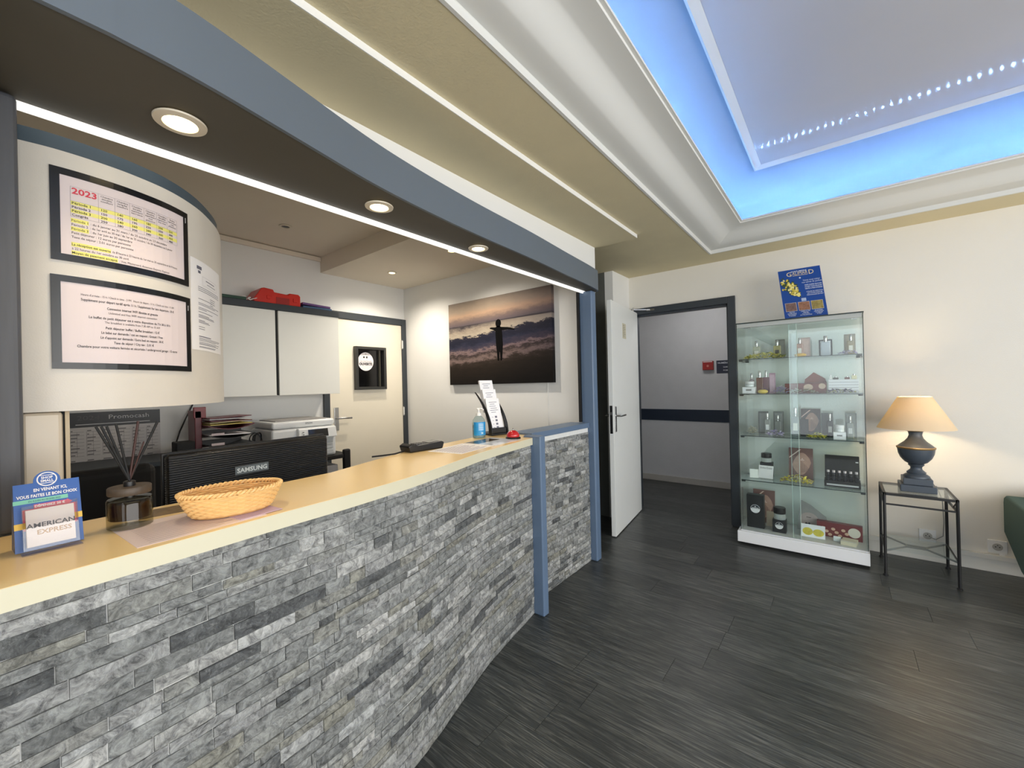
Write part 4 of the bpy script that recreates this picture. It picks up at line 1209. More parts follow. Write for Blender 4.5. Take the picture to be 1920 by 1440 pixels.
# --- sheets lying on the counter
def sheet(name, label, cat, cx, cy, lx, ly, rz, mat, z=0.0, ink=None, lines=(), thick=0.0009, group=None, pic=None):
    t = thing(name, label, cat, (cx, cy, ZT + z), rz, group)
    MB().box(-lx / 2, lx / 2, -ly / 2, ly / 2, 0, thick).build('sheet', mat, t)
    if lines:
        f = Flat(plane_map((0, 0, thick), (1, 0, 0), (0, 1, 0), (0, 0, 1)), 0.0003)
        for r in lines: f.rect(*r)
        f.build('print', ink or M('faded_ink', (112, 100, 108), 0.7), t)
    if pic:
        f = Flat(plane_map((0, 0, thick), (1, 0, 0), (0, 1, 0), (0, 0, 1)), 0.0003)
        f.rect(*pic[0]); f.build('picture', pic[1], t)
    return t
rr = random.Random(3)
LAM = M('laminated_paper', (232, 214, 210), 0.25)
ln = []
for i in range(11):
    y = -0.10 + i * 0.011
    ln.append((0.085 - i * 0.014, 0.0865 - i * 0.014, -0.10, 0.02 + 0.07 * rr.random()))
sheet('laminated_notice', 'pinkish laminated notice under the diffuser and basket', 'notice', -1.215, 0.285, 0.205, 0.245, math.radians(4), LAM, 0.0, None, ln)
sheet('lilac_sheet', 'lilac paper edge showing under the basket', 'paper', -1.190, 0.400, 0.12, 0.10, math.radians(8), M('lilac_paper', (206, 182, 204), 0.6), 0.0010)
sheet('patterned_card', 'brown patterned card lying behind the diffuser', 'card', -1.385, 0.275, 0.085, 0.13, math.radians(-6), M('marbled_card', (120, 100, 72), 0.4, var=0.8, vscale=70))
ln = []
for i in range(12):
    ln.append((0.085 - i * 0.0145, 0.089 - i * 0.0145, -0.12, 0.02 + 0.11 * rr.random()))
sheet('counter_notice', 'white printed notice lying beside the card terminal', 'notice', -1.468, 1.43, 0.20, 0.28, math.radians(9), PAPER, 0.0, M('violet_ink', (120, 106, 140), 0.7), ln, group='printed sheets by the card terminal')
sheet('map_sheet', 'glossy sheet with a dark picture in front of the sanitiser', 'notice', -1.50, 1.70, 0.21, 0.25, math.radians(5), M('glossy_paper', (222, 228, 236), 0.12), 0.0, M('pale_blue_ink', (150, 170, 200), 0.5), [(0.06 - i * 0.02, 0.064 - i * 0.02, -0.11, 0.11) for i in range(3)], group='printed sheets by the card terminal', pic=((-0.10, -0.01, -0.115, 0.08), M('dark_photo', (66, 56, 46), 0.15, var=0.6, vscale=14)))

# --- card terminal
ct = thing('card_terminal', 'black card payment terminal lying on the counter', 'card terminal', (-1.612, 1.30, ZT), math.radians(-4))
mb = MB()
prf = [(-0.095, 0.0), (0.095, 0.0), (0.105, 0.030), (0.09, 0.036), (-0.05, 0.030), (-0.085, 0.040), (-0.105, 0.030)]
n = len(prf)
mb.add([(-0.042, y, z) for y, z in prf] + [(0.042, y, z) for y, z in prf], [tuple(range(n)), tuple(range(2 * n - 1, n - 1, -1))] + [(i, (i + 1) % n, n + (i + 1) % n, n + i) for i in range(n)])
mb.build('case', BLACK, ct, bevel=0.006, bseg=3)
MB().obox((-0.03, 0.02, 0.0345), (0.06, 0, 0), (0, 0.06, 0.0025), (0, 0, 0.001)).build('screen', M('terminal_screen', (40, 44, 44), 0.1), ct)
for i in range(3):
    for j in range(4):
        MB().box(-0.027 + i * 0.019, -0.012 + i * 0.019, -0.05 + j * 0.015, -0.040 + j * 0.015, 0.029, 0.035).build('key', M('key_grey', (70, 70, 72), 0.5), ct)
tag(MB().tube([(-1.612, 1.19, ZT + 0.008), (-1.60, 1.13, ZT + 0.005), (-1.612, 1.07, ZT + 0.005), (-1.625, 1.03, ZT + 0.005)], 0.004, 6).build('terminal_cable', BLACK, smooth=True), 'black cable leaving the card terminal', 'cable')

# --- hand sanitiser
hs = thing('sanitiser_bottle', 'clear hand sanitiser pump bottle with blue label', 'bottle', (-1.685, 1.785, ZT), math.radians(-20))
MB().lathe([(0.033, 0.0), (0.038, 0.004), (0.039, 0.085), (0.036, 0.105), (0.022, 0.124), (0.014, 0.130), (0.014, 0.136)], n=30).build('bottle', glass_mat('clear_plastic', (226, 236, 236), body=0.10), hs, smooth=True)
MB().lathe([(0.035, 0.003), (0.0365, 0.006), (0.0370, 0.072), (0.034, 0.076)], n=28).build('gel', glass_mat('gel', (206, 228, 236), body=0.12), hs, smooth=True)
mb = MB(); vs = []; fs = []
for i in range(21):
    a = math.radians(-75 + 150 * i / 20)
    vs += [(0.0395 * math.cos(a), 0.0395 * math.sin(a), 0.016), (0.0395 * math.cos(a), 0.0395 * math.sin(a), 0.094)]
fs = [(2 * i, 2 * i + 2, 2 * i + 3, 2 * i + 1) for i in range(20)]
lb = mb.add(vs, fs).build('label', M('blue_label', (40, 144, 206), 0.35, var=0.35, vscale=22), hs, smooth=True)
def cyl_map(r):
    return lambda u, v, l=0.0: ((r + l) * math.cos(u / r), (r + l) * math.sin(u / r), v)
f = Flat(cyl_map(0.0396), 0.0004)
f.text('H', -0.004, 0.024, 0.016, bold=0.05)
for i in range(6): f.rect(-0.02, 0.012, 0.082 - i * 0.007, 0.0845 - i * 0.007, 4)
f.build('label_print', M('label_white_print', (206, 232, 246), 0.5), lb)
MB().lathe([(0.016, 0.130), (0.016, 0.146), (0.008, 0.148), (0.006, 0.152), (0.006, 0.162), (0.012, 0.164), (0.013, 0.172), (0.009, 0.175)], n=20).build('pump', WHITEP, hs, smooth=True)
MB().tube([(0.0, 0.0, 0.169), (0.02, 0.008, 0.170), (0.036, 0.014, 0.166)], [0.006, 0.005, 0.004], 8).build('spout', WHITEP, hs, smooth=True)

# --- brochure stand
bs = thing('brochure_stand', 'black curved brochure stand with three tiers of white leaflets', 'brochure stand', (-1.70, 1.945, ZT), math.radians(-14))
MB().box(-0.10, 0.055, -0.062, 0.062, 0, 0.012).build('base', BLACK, bs, bevel=0.003)
def rail(y):
    mb = MB(); vs = []; fs = []
    N = 16
    for i in range(N + 1):
        t = i / N
        x = 0.045 - 0.17 * t ** 1.9; z = 0.004 + 0.262 * t ** 0.92
        wd = 0.030 * (1 - t) ** 0.7 + 0.004
        vs += [(x - wd / 2, y - 0.004, z), (x + wd / 2, y - 0.004, z), (x + wd / 2, y + 0.004, z), (x - wd / 2, y + 0.004, z)]
    for i in range(N):
        for j in range(4):
            k = (j + 1) % 4
            fs.append((4 * i + j, 4 * i + k, 4 * i + 4 + k, 4 * i + 4 + j))
    fs += [(3, 2, 1, 0), (4 * N, 4 * N + 1, 4 * N + 2, 4 * N + 3)]
    mb.add(vs, fs).build('side_rail', BLACK, bs)
rail(-0.060); rail(0.060)
MB().box(0.026, 0.050, -0.058, 0.058, 0.012, 0.045).build('front_panel', BLACK, bs, bevel=0.003)
for k in range(3):
    x0 = 0.020 - 0.034 * k; z0 = 0.022 + 0.058 * k
    ax = Vector((0, 0.100, 0)); az = Vector((-0.055, 0, 0.20)); an_ = Vector((0.0116, 0, 0.0032))
    o0 = Vector((x0, -0.050, z0))
    MB().obox(o0 - an_ * 0.3, ax, az * 0.62, an_ * 0.12).build('clear_pocket', glass_mat('acrylic', (246, 246, 246)), bs)
    l_ = MB().obox(o0, ax, az, an_).build('leaflets', M('leaflet_bright', (240, 240, 244), 0.5), bs)
    f = Flat(plane_map(o0 + an_, ax.normalized(), az.normalized(), an_.normalized()), 0.0005)
    for i in range(6 if k == 0 else 4):
        f.rect(0.02 + 0.006 * (i % 2), 0.08 - 0.006 * ((i * 3) % 4), 0.182 - i * 0.013, 0.185 - i * 0.013)
    if k == 0:
        for i in range(4):
            f.rect(0.048, 0.064, 0.082 - i * 0.022, 0.095 - i * 0.022); f.rect(0.025, 0.036, 0.087 - i * 0.022, 0.089 - i * 0.022)
    f.build('print', M('grey_blue_ink', (110, 112, 128), 0.6), l_)

# --- service bell
sb = thing('service_bell', 'small red service bell at the end of the counter', 'bell', (-1.478, 1.850, ZT))
MB().lathe([(0.043, 0.0), (0.044, 0.003), (0.042, 0.008), (0.034, 0.010)], n=30).build('foot', BLACK, sb, smooth=True)
MB().lathe([(0.036, 0.010), (0.038, 0.014), (0.036, 0.026), (0.028, 0.038), (0.014, 0.046), (0.004, 0.048)], n=30).build('dome', M('bell_red', (186, 22, 30), 0.15, coat=0.6), sb, smooth=True)
MB().lathe([(0.003, 0.048), (0.003, 0.053), (0.005, 0.055), (0.003, 0.058)], n=12).build('button', CHROME, sb, smooth=True)
# ================================================================== GLASS DISPLAY CABINET
VX0, VX1, VY0, VY1 = -0.648, 0.132, 3.745, 4.118
VG = glass_mat('vitrine_glass', (250, 254, 254))
GEDGE = M('glass_edge', (26, 42, 40), 0.15)
CLIP = M('clip_black', (16, 18, 18), 0.4)
vt = thing('display_cabinet', 'glass display cabinet of perfumes on a white base', 'display cabinet', (0, 0, 0))
MB().box(VX0 - 0.005, VX1 + 0.005, VY0 + 0.02, VY1, 0, 0.022).build('shadow_plinth', BLACKM, vt)  # recessed plinth, black to paint the shadow gap under the base
MB().box(VX0 - 0.024, VX1 + 0.008, VY0 - 0.020, VY1 + 0.01, 0.022, 0.108).build('base', M('base_white', (236, 238, 240), 0.3), vt, bevel=0.003)
MB().box(VX0, VX1, VY0 + 0.004, VY0 + 0.030, 0.108, 0.116).build('track', M('track_grey', (206, 208, 210), 0.35), vt)
MB().box(VX0, VX1, VY0 + 0.030, VY1 - 0.006, 0.108, 0.1135).build('deck', M('deck_grey', (206, 206, 202), 0.4), vt)
MB().box(VX0, VX0 + 0.005, VY0 + 0.031, VY1, 0.114, 1.775).build('side_pane', VG, vt)
MB().box(VX1 - 0.005, VX1, VY0 + 0.031, VY1, 0.114, 1.775).build('side_pane', VG, vt)
MB().box(VX0 + 0.005, VX1 - 0.005, VY1 - 0.005, VY1, 0.114, 1.775).build('back_pane', VG, vt)
MB().box(VX0 - 0.003, VX1 + 0.006, VY0 - 0.006, VY1 + 0.003, 1.775, 1.781).build('top_pane', VG, vt)
e = MB()
e.box(VX0 - 0.003, VX1 + 0.006, VY0 - 0.008, VY0 - 0.006, 1.774, 1.782)
e.box(VX1 + 0.004, VX1 + 0.006, VY0 - 0.006, VY1, 1.775, 1.781)
e.box(VX1 - 0.001, VX1 + 0.003, VY0 + 0.004, VY0 + 0.009, 0.116, 1.774)
e.box(VX0 - 0.003, VX0 + 0.001, VY0 + 0.004, VY0 + 0.009, 0.116, 1.774)
e.build('dark_glass_edges', GEDGE, vt)
TRK = M('top_track', (178, 182, 178), 0.35)
MB().box(VX0 + 0.006, VX1 - 0.006, VY0 + 0.003, VY0 + 0.030, 1.744, 1.775).build('top_track', TRK, vt)
XM = (VX0 + VX1) / 2 - 0.02
dl = MB().box(VX0 + 0.002, XM + 0.03, VY0 + 0.006, VY0 + 0.011, 0.117, 1.742).build('sliding_door', VG, vt)
MB().box(XM + 0.028, XM + 0.0305, VY0 + 0.0055, VY0 + 0.0115, 0.117, 1.742).build('polished_edge', M('pale_glass_edge', (190, 214, 204), 0.2), dl)
dr = MB().box(XM - 0.02, VX1 - 0.002, VY0 + 0.018, VY0 + 0.023, 0.117, 1.742).build('sliding_door', VG, vt)
MB().box(XM - 0.0215, XM - 0.019, VY0 + 0.0175, VY0 + 0.0235, 0.117, 1.742).build('polished_edge', M('pale_glass_edge', (190, 214, 204), 0.2), dr)
SH = {'A': 1.492, 'B': 1.212, 'C': 0.875, 'D': 0.517, 'E': 0.1136}
for k in 'ABCD':
    z = SH[k]
    s_ = MB().box(VX0 + 0.006, VX1 - 0.006, VY0 + 0.034, VY1 - 0.006, z - 0.006, z - 0.0003).build('shelf', VG, vt)
    MB().box(VX0 + 0.006, VX1 - 0.006, VY0 + 0.032, VY0 + 0.034, z - 0.0065, z - 0.0003).build('front_edge', GEDGE, s_)
    for x in (VX0 + 0.006, VX1 - 0.032):
        for y in (VY0 + 0.036, VY1 - 0.045):
            MB().box(x, x + 0.026, y, y + 0.03, z - 0.018, z - 0.0065).build('clip', CLIP, s_, bevel=0.002)
MB().box(VX0 + 0.05, VX0 + 0.09, VY0 + 0.035, VY0 + 0.07, 1.735, 1.758).build('lock', CHROME, vt)
MB().box(VX1 - 0.06, VX1 - 0.03, VY0 + 0.035, VY0 + 0.07, 1.738, 1.762).build('lock', CHROME, vt)

# ---- stock inside
def carton(label, s, x0, w, h, y, rgb, d=0.035, frame=None, lab=None, name='perfume_carton', var=0.0, rz=0.0, cat='box'):
    t = thing(name, label, cat, (x0 + w / 2, y, SH[s]), rz)
    MB().box(-w / 2, w / 2, -d / 2, d / 2, 0.0003, h).build('carton', M('carton_%d_%d_%d_%d' % (*rgb, int(var * 10)), rgb, 0.4, var=var, vscale=45), t, bevel=0.001)
    f_ = plane_map((0, -d / 2, 0), (1, 0, 0), (0, 0, 1), (0, -1, 0))
    if frame:
        g = Flat(f_, 0.0006); g.rect(-w * 0.38, w * 0.38, h * 0.08, h * 0.92); g.build('front_print', M('fp_%d_%d_%d' % frame, frame, 0.35, var=0.25, vscale=50), t)
    if lab:
        g = Flat(f_, 0.0011); g.rect(-w * 0.22, w * 0.22, h * 0.45, h * 0.66); g.build('label', M('lb_%d_%d_%d' % lab, lab, 0.4), t)
        g = Flat(f_, 0.0015); g.rect(-w * 0.16, w * 0.16, h * 0.57, h * 0.585); g.rect(-w * 0.12, w * 0.12, h * 0.52, h * 0.53); g.build('lettering', INK, t)
    return t
def bottle(label, s, x0, w, h, y, liquid, cap=(196, 196, 192), d=0.026, lab=(226, 222, 210), round_=False, name='perfume_bottle', clear=True):
    t = thing(name, label, 'bottle', (x0 + w / 2, y, SH[s]))
    hb = h * 0.70
    mat = glass_mat('bottle_%d_%d_%d' % liquid, liquid, body=0.30) if clear else M('solid_%d_%d_%d' % liquid, liquid, 0.15)
    if round_:
        MB().lathe([(w * 0.45, 0.0003), (w * 0.5, 0.004), (w * 0.5, hb * 0.92), (w * 0.30, hb), (w * 0.2, hb + 0.004)], n=20).build('glass', mat, t, smooth=True)
    else:
        MB().box(-w / 2, w / 2, -d / 2, d / 2, 0.0003, hb).build('glass', mat, t, bevel=0.004)
    MB().lathe([(w * 0.17, hb), (w * 0.17, hb + h * 0.05)], n=14).build('collar', CHROME, t, smooth=True)
    MB().lathe([(w * 0.21, hb + h * 0.05), (w * 0.22, hb + h * 0.06), (w * 0.22, h * 0.97), (w * 0.17, h)], n=16).build('cap', M('cap_%d_%d_%d' % cap, cap, 0.2, metal=0.8), t, smooth=True)
    if lab:
        if round_:
            g = Flat(cyl_map_front(w * 0.5), 0.0006)
        else:
            g = Flat(plane_map((0, -d / 2, 0), (1, 0, 0), (0, 0, 1), (0, -1, 0)), 0.0006)
        g.rect(-w * 0.28, w * 0.28, hb * 0.30, hb * 0.66, 4); g.build('label', M('lb_%d_%d_%d' % lab, lab, 0.4), t)
    return t
def cyl_map_front(r):
    return lambda u, v, l=0.0: ((r + l) * math.sin(u / r), -(r + l) * math.cos(u / r), v)
def petals(name, label, s, x0, w, y, h, cols_, n=36, seed=0, cat='dried flowers', d=0.07):
    rr = random.Random(seed)
    t = thing(name, label, cat, (x0 + w / 2, y, SH[s]))
    for ci, (nm, rgb) in enumerate(cols_):
        mb = MB()
        for k in range(n // len(cols_)):
            px = rr.uniform(-0.5, 0.5) * w * 0.9; py = rr.uniform(-0.5, 0.5) * d * 0.9
            env = max(0.15, 1 - (2 * px / w) ** 2)
            pz = 0.004 + rr.random() * h * env * 0.7
            L_ = rr.uniform(0.014, 0.030); a = rr.uniform(0, 2 * PI); up = rr.uniform(-0.1, 0.6)
            dx, dy, dz = L_ * math.cos(a), L_ * math.sin(a), L_ * up
            nx, ny = -math.sin(a) * L_ * 0.32, math.cos(a) * L_ * 0.32
            q = rr.uniform(0.001, 0.004)
            mb.add([(px, py, pz), (px + dx * .5 + nx, py + dy * .5 + ny, pz + dz * .5 + q), (px + dx, py + dy, max(0.001, pz + dz)), (px + dx * .5 - nx, py + dy * .5 - ny, pz + dz * .5 + q), (px + dx * .5, py + dy * .5, max(0.0008, pz + dz * .5 - 0.003))],
                   [(0, 1, 4), (1, 2, 4), (2, 3, 4), (3, 0, 4), (0, 3, 1), (1, 3, 2)])
        o = mb.build(nm, M('pet_%s_%d' % (nm, rgb[0] * 7 + rgb[2]), rgb, 0.6, var=0.2, vscale=60), t)
        o['kind'] = 'stuff'
    return t
def soap(label, s, x0, w, y, h, rgb):
    t = thing('soap', label, 'soap', (x0 + w / 2, y, SH[s]))
    mb = MB().lathe([(0.55, 0.0003 / max(h, 1e-3)), (0.9, 0.22), (1.0, 0.5), (0.9, 0.78), (0.55, 1.0)], n=24, sx=w / 2, sy=w * 0.33)
    mb.v = [(x, y_, z * h) for x, y_, z in mb.v]
    mb.build('bar', M('soap_%d_%d_%d' % rgb, rgb, 0.4), t, smooth=True)
    f = Flat(plane_map((0, 0, h), (1, 0, 0), (0, 1, 0), (0, 0, 1)), 0.0005); f.disc(0, 0, w * 0.16, 16); f.build('stamp', M('soap_stamp', (236, 206, 120), 0.5), t)
    return t
def card(label, s, x0, w, h, y, rgb, name='brand_card', motif=None, lean=8, cat='card', rz=0.0):
    t = thing(name, label, cat, (x0 + w / 2, y, SH[s]), rz)
    lr = math.radians(lean)
    V = Vector((0, math.sin(lr), math.cos(lr))); N = Vector((0, -math.cos(lr), math.sin(lr)))
    MB().obox((-w / 2, 0, 0.0022), (w, 0, 0), V * h, N * -0.003).build('board', M('card_%d_%d_%d' % rgb, rgb, 0.4, var=0.15, vscale=14), t)
    f_ = plane_map((0, 0, 0.0022), (1, 0, 0), V, N)
    if motif == 'eye':
        g = Flat(f_, 0.0006)
        g.poly([(-w * 0.36 + w * 0.78 * k / 12, h * (0.50 - 0.36 * math.sin(PI * k / 12) ** 0.8 + 0.10 * (k / 12 - .5))) for k in range(13)] + [(w * 0.42 - w * 0.78 * k / 12, h * (0.55 + 0.30 * math.sin(PI * k / 12) - 0.12 * (k / 12 - .5))) for k in range(1, 12)])
        g.build('motif', M('motif_tan', (166, 130, 112), 0.4, var=0.35, vscale=26), t)
        g = Flat(f_, 0.0010)
        for k in range(7): g.rect(w * (0.02 + 0.05 * k), w * (0.035 + 0.05 * k), h * (0.22 + 0.01 * k), h * (0.58 - 0.035 * k))
        g.build('fluting', M('motif_brown', (92, 62, 54), 0.5), t)
        g = Flat(f_, 0.0010); g.poly([(-w * 0.47, h * 0.70), (-w * 0.06, h * 0.95), (w * 0.02, h * 0.955), (-w * 0.47, h * 0.66)]); g.rect(-w * 0.02, w * 0.14, h * 0.61, h * 0.63); g.poly([(w * 0.02, h * 0.64), (w * 0.10, h * 0.64), (w * 0.06, h * 0.69)]); g.build('light_swoosh', M('motif_light', (214, 186, 172), 0.4), t)
    return t
def jar(label, s, x0, w, h, y, lid, body_, lift=0.0):
    t = thing('cosmetic_jar', label, 'jar', (x0 + w / 2, y, SH[s] + lift))
    MB().lathe([(w * 0.42, 0.0003), (w * 0.48, 0.003), (w * 0.48, h * 0.42), (w * 0.40, h * 0.50)], n=24).build('pot', body_, t, smooth=True)
    MB().lathe([(w * 0.49, h * 0.50), (w * 0.5, h * 0.53), (w * 0.5, h * 0.96), (w * 0.46, h)], n=24).build('lid', lid, t, smooth=True)
    return t
YF = (('blossoms', (226, 212, 60)), ('leaves', (104, 118, 34)), ('pale_blossoms', (236, 230, 130)))
LV = (('lilac_petals', (176, 164, 206)), ('pale_petals', (216, 210, 222)))
# top shelf
petals('dried_mimosa', 'yellow and green dried mimosa spread along the top shelf', 'A', -0.616, 0.290, 3.845, 0.060, YF, 260, 1, d=0.08)
bottle('pale perfume bottle behind the mimosa, leftmost on the top shelf', 'A', -0.562, 0.054, 0.153, 3.94, (226, 226, 206))
carton('dark grey carton behind the second bottle on the top shelf', 'A', -0.407, 0.065, 0.155, 3.99, (96, 98, 92), 0.03, (110, 112, 104), var=0.3)
bottle('square pale bottle with black label before the dark grey carton', 'A', -0.416, 0.050, 0.148, 3.935, (232, 226, 180), lab=(40, 40, 42))
carton('pink-beige floral carton on the top shelf', 'A', -0.252, 0.076, 0.155, 3.985, (176, 150, 140), 0.03, (196, 168, 156), var=0.3)
bottle('rose perfume bottle before the pink-beige carton', 'A', -0.262, 0.042, 0.153, 3.935, (222, 186, 166))
soap('yellow oval soap on the top shelf', 'A', -0.272, 0.078, 3.84, 0.026, (232, 184, 76))
carton('black open carton around a white bottle on the top shelf', 'A', -0.122, 0.082, 0.128, 3.985, (18, 18, 20), 0.03, (226, 228, 230))
bottle('frosted white perfume bottle in front of the black carton', 'A', -0.108, 0.055, 0.155, 3.94, (232, 236, 240), lab=None)
carton('taupe carton at the right end of the top shelf', 'A', 0.030, 0.066, 0.157, 3.985, (150, 142, 128), 0.03, (168, 158, 140), var=0.3)
bottle('amber-tinted bottle before the taupe carton', 'A', 0.048, 0.040, 0.150, 3.94, (216, 206, 180))
petals('pale_sachet', 'pale scented sachets lying at the right of the top shelf', 'A', -0.016, 0.125, 3.85, 0.034, LV, 44, 2, 'sachet', d=0.06)
# second shelf
carton('small white carton under a jar at the left of the second shelf', 'B', -0.626, 0.090, 0.054, 3.845, (236, 236, 234), 0.07, (240, 240, 238), (130, 130, 128))
jar('white cosmetic jar standing on the small white carton of the second shelf', 'B', -0.611, 0.066, 0.044, 3.845, WHITEP, M('jar_frost', (226, 230, 228), 0.3), 0.0548)
bottle('slim white lotion bottle behind the jar on the second shelf', 'B', -0.599, 0.040, 0.168, 3.955, (226, 218, 222), round_=True)
bottle('tall amber bottle with silver cap on the second shelf', 'B', -0.538, 0.046, 0.184, 3.91, (150, 84, 40), lab=None)
bottle('tall mauve bottle with silver cap on the second shelf', 'B', -0.496, 0.042, 0.187, 3.955, (176, 124, 140), lab=None)
carton('pink carton with white flowers on the second shelf', 'B', -0.452, 0.042, 0.164, 3.955, (176, 140, 158), 0.03, (206, 176, 190), var=0.5)
soap('yellow soap in front of the amber bottle on the second shelf', 'B', -0.520, 0.072, 3.825, 0.032, (226, 196, 84))
petals('lilac_sachet', 'lilac gauze sachet right of the bottles on the second shelf', 'B', -0.414, 0.095, 3.86, 0.085, LV, 60, 3, 'sachet', d=0.06)
t = thing('gift_box', 'open dark red gift box with pointed lid on the second shelf', 'gift box', (-0.205, 3.96, SH['B']))
REDB = M('dark_red_box', (108, 36, 30), 0.4, var=0.2, vscale=20)
MB().box(-0.14, 0.125, -0.03, 0.05, 0.0003, 0.075).build('tray', REDB, t, bevel=0.002)
mb = MB(); pl = [(-0.015, 0.076), (0.125, 0.076), (0.115, 0.110), (0.045, 0.160), (-0.012, 0.105)]
n = len(pl)
mb.add([(x, 0.040, z) for x, z in pl] + [(x, 0.044, z) for x, z in pl], [tuple(range(n)), tuple(range(2 * n - 1, n - 1, -1))] + [(i, (i + 1) % n, n + (i + 1) % n, n + i) for i in range(n)])
mb.build('pointed_lid', M('chestnut_board', (126, 62, 48), 0.4, var=0.2, vscale=16), t)
g = Flat(plane_map((0, -0.03, 0), (1, 0, 0), (0, 0, 1), (0, -1, 0)), 0.0008); g.disc(0.012, 0.045, 0.030, 22, 0.024); g.disc(0.098, 0.052, 0.022, 20); g.build('round_motif', M('beige_motif', (196, 172, 150), 0.5, var=0.3, vscale=40), t)
petals('herb_tray', 'low clear tray of dried herbs in front of the dark red box', 'B', -0.325, 0.195, 3.855, 0.038, (('herbs', (120, 110, 70)), ('pale_herbs', (190, 190, 184))), 90, 4, 'dried herbs', d=0.06)
t = carton('white slatted crate of testers on the second shelf', 'B', -0.068, 0.177, 0.100, 3.965, (232, 232, 234), 0.07, name='tester_crate', cat='crate')
g = Flat(plane_map((0, -0.035, 0), (1, 0, 0), (0, 0, 1), (0, -1, 0)), 0.0008)
for k in range(4): g.rect(-0.086, 0.086, 0.018 + 0.02 * k, 0.0205 + 0.02 * k)
g.build('slat_gaps', M('slat_gap', (150, 150, 152), 0.6), t)
for (x, w, h, c_, lb) in ((-0.062, 0.016, 0.036, (226, 226, 222), 'slim clear tester bottle, leftmost on the white crate'), (-0.040, 0.032, 0.020, (58, 54, 50), 'dark framed tester lying on the white crate'), (0.028, 0.030, 0.021, (104, 52, 40), 'brown tester box on the white crate'), (0.070, 0.028, 0.038, (222, 214, 176), 'yellowish tester bottle, rightmost on the white crate')):
    o = thing('tester', lb, 'tester', (x + w / 2, 3.965, SH['B'] + 0.1006))
    MB().box(-w / 2, w / 2, -0.01, 0.01, 0.0002, h * 0.72).build('body', M('tester_%d_%d' % (c_[0], c_[2]), c_, 0.3), o, bevel=0.001)
    MB().lathe([(w * 0.25, h * 0.72), (w * 0.25, h)], n=12).build('cap', CHROME, o)
petals('lavender_sachets', 'lavender sachets lying below the white crate', 'B', -0.084, 0.192, 3.86, 0.030, (('lavender', (96, 86, 120)), ('gauze', (206, 198, 206)), ('stems', (190, 190, 110))), 90, 5, 'sachet', d=0.06)
# third shelf
petals('white_potpourri', 'cream potpourri heap at the left of the third shelf', 'C', -0.612, 0.065, 3.94, 0.075, (('chips', (206, 202, 180)), ('pale_chips', (226, 222, 208))), 80, 6, 'potpourri', d=0.06)
carton('charcoal patterned carton, first on the third shelf', 'C', -0.540, 0.072, 0.184, 3.985, (74, 78, 78), 0.03, (120, 124, 122), var=0.5)
bottle('slim clear bottle with silver cap before the charcoal carton', 'C', -0.490, 0.040, 0.175, 3.935, (206, 210, 206), lab=(226, 226, 224))
carton('grey patterned carton, second on the third shelf', 'C', -0.432, 0.070, 0.186, 3.985, (112, 116, 114), 0.03, (140, 144, 142), var=0.5)
bottle('clear bottle before the grey patterned carton', 'C', -0.420, 0.044, 0.160, 3.935, (196, 202, 200), lab=None)
petals('violet_bloom', 'violet gauze flower in front of the grey cartons', 'C', -0.462, 0.110, 3.845, 0.060, LV, 110, 7, 'sachet', d=0.06)
t = bottle('tall clear bottle with faceted stopper in the centre of the third shelf', 'C', -0.302, 0.050, 0.226, 3.875, (196, 200, 200), cap=(206, 206, 204))
card('dark brown brand card with oval motif on the third shelf', 'C', -0.250, 0.126, 0.208, 4.00, (52, 34, 30), motif='eye')
carton('slim black carton leaning before the brown card of the third shelf', 'C', -0.248, 0.052, 0.134, 3.915, (12, 12, 14), 0.02)
petals('yellow_bloom', 'yellow sachet flower in front of the brown card', 'C', -0.200, 0.115, 3.835, 0.048, YF, 110, 8, 'sachet', d=0.06)
carton('dark green-grey carton on the right of the third shelf', 'C', -0.118, 0.070, 0.181, 3.985, (70, 78, 76), 0.03, (52, 56, 56), var=0.4)
bottle('black perfume bottle before the dark green-grey carton', 'C', -0.084, 0.038, 0.180, 3.935, (36, 38, 34), lab=(196, 196, 192))
carton('small white carton under a jar on the third shelf', 'C', -0.045, 0.072, 0.053, 3.845, (236, 236, 234), 0.06, (240, 240, 240), (126, 126, 124))
jar('white cosmetic jar on the small white carton of the third shelf', 'C', -0.037, 0.056, 0.050, 3.845, WHITEP, M('jar_frost', (226, 230, 228), 0.3), 0.0538)
carton('pale grey carton at the right end of the third shelf', 'C', 0.026, 0.066, 0.183, 3.985, (120, 126, 122), 0.03, (140, 146, 142), var=0.4)
bottle('clear bottle before the pale grey carton', 'C', 0.034, 0.040, 0.165, 3.935, (206, 212, 208), lab=(206, 208, 206))
# fourth shelf
t = carton('black carton under a round jar on the fourth shelf', 'D', -0.530, 0.088, 0.124, 3.965, (14, 16, 18), 0.07)
jar('clear jar with black lid on the black carton of the fourth shelf', 'D', -0.526, 0.076, 0.074, 3.965, BLACK, glass_mat('jar_clear', (226, 230, 226), body=0.4), 0.1246)
t = card('white tent card with grey lettering at the left of the fourth shelf', 'D', -0.540, 0.104, 0.104, 3.89, (240, 240, 238), 'tent_card', lean=16, rz=math.radians(-6))
V = Vector((0, math.sin(math.radians(16)), math.cos(math.radians(16)))); Nn = Vector((0, -math.cos(math.radians(16)), math.sin(math.radians(16))))
g = Flat(plane_map((0, 0, 0.0022), (1, 0, 0), V, Nn), 0.0008); g.text('Dolce Costa', 0, 0.078, 0.020, 'C', width=0.085); g.build('lettering', M('card_ink', (96, 98, 96), 0.5), t)
card('small white card left of the tent card', 'D', -0.596, 0.060, 0.070, 3.87, (232, 236, 226), 'price_card', lean=14, rz=math.radians(10))
card('brown brand card with oval motif on the fourth shelf', 'D', -0.338, 0.160, 0.248, 4.00, (104, 70, 62), motif='eye')
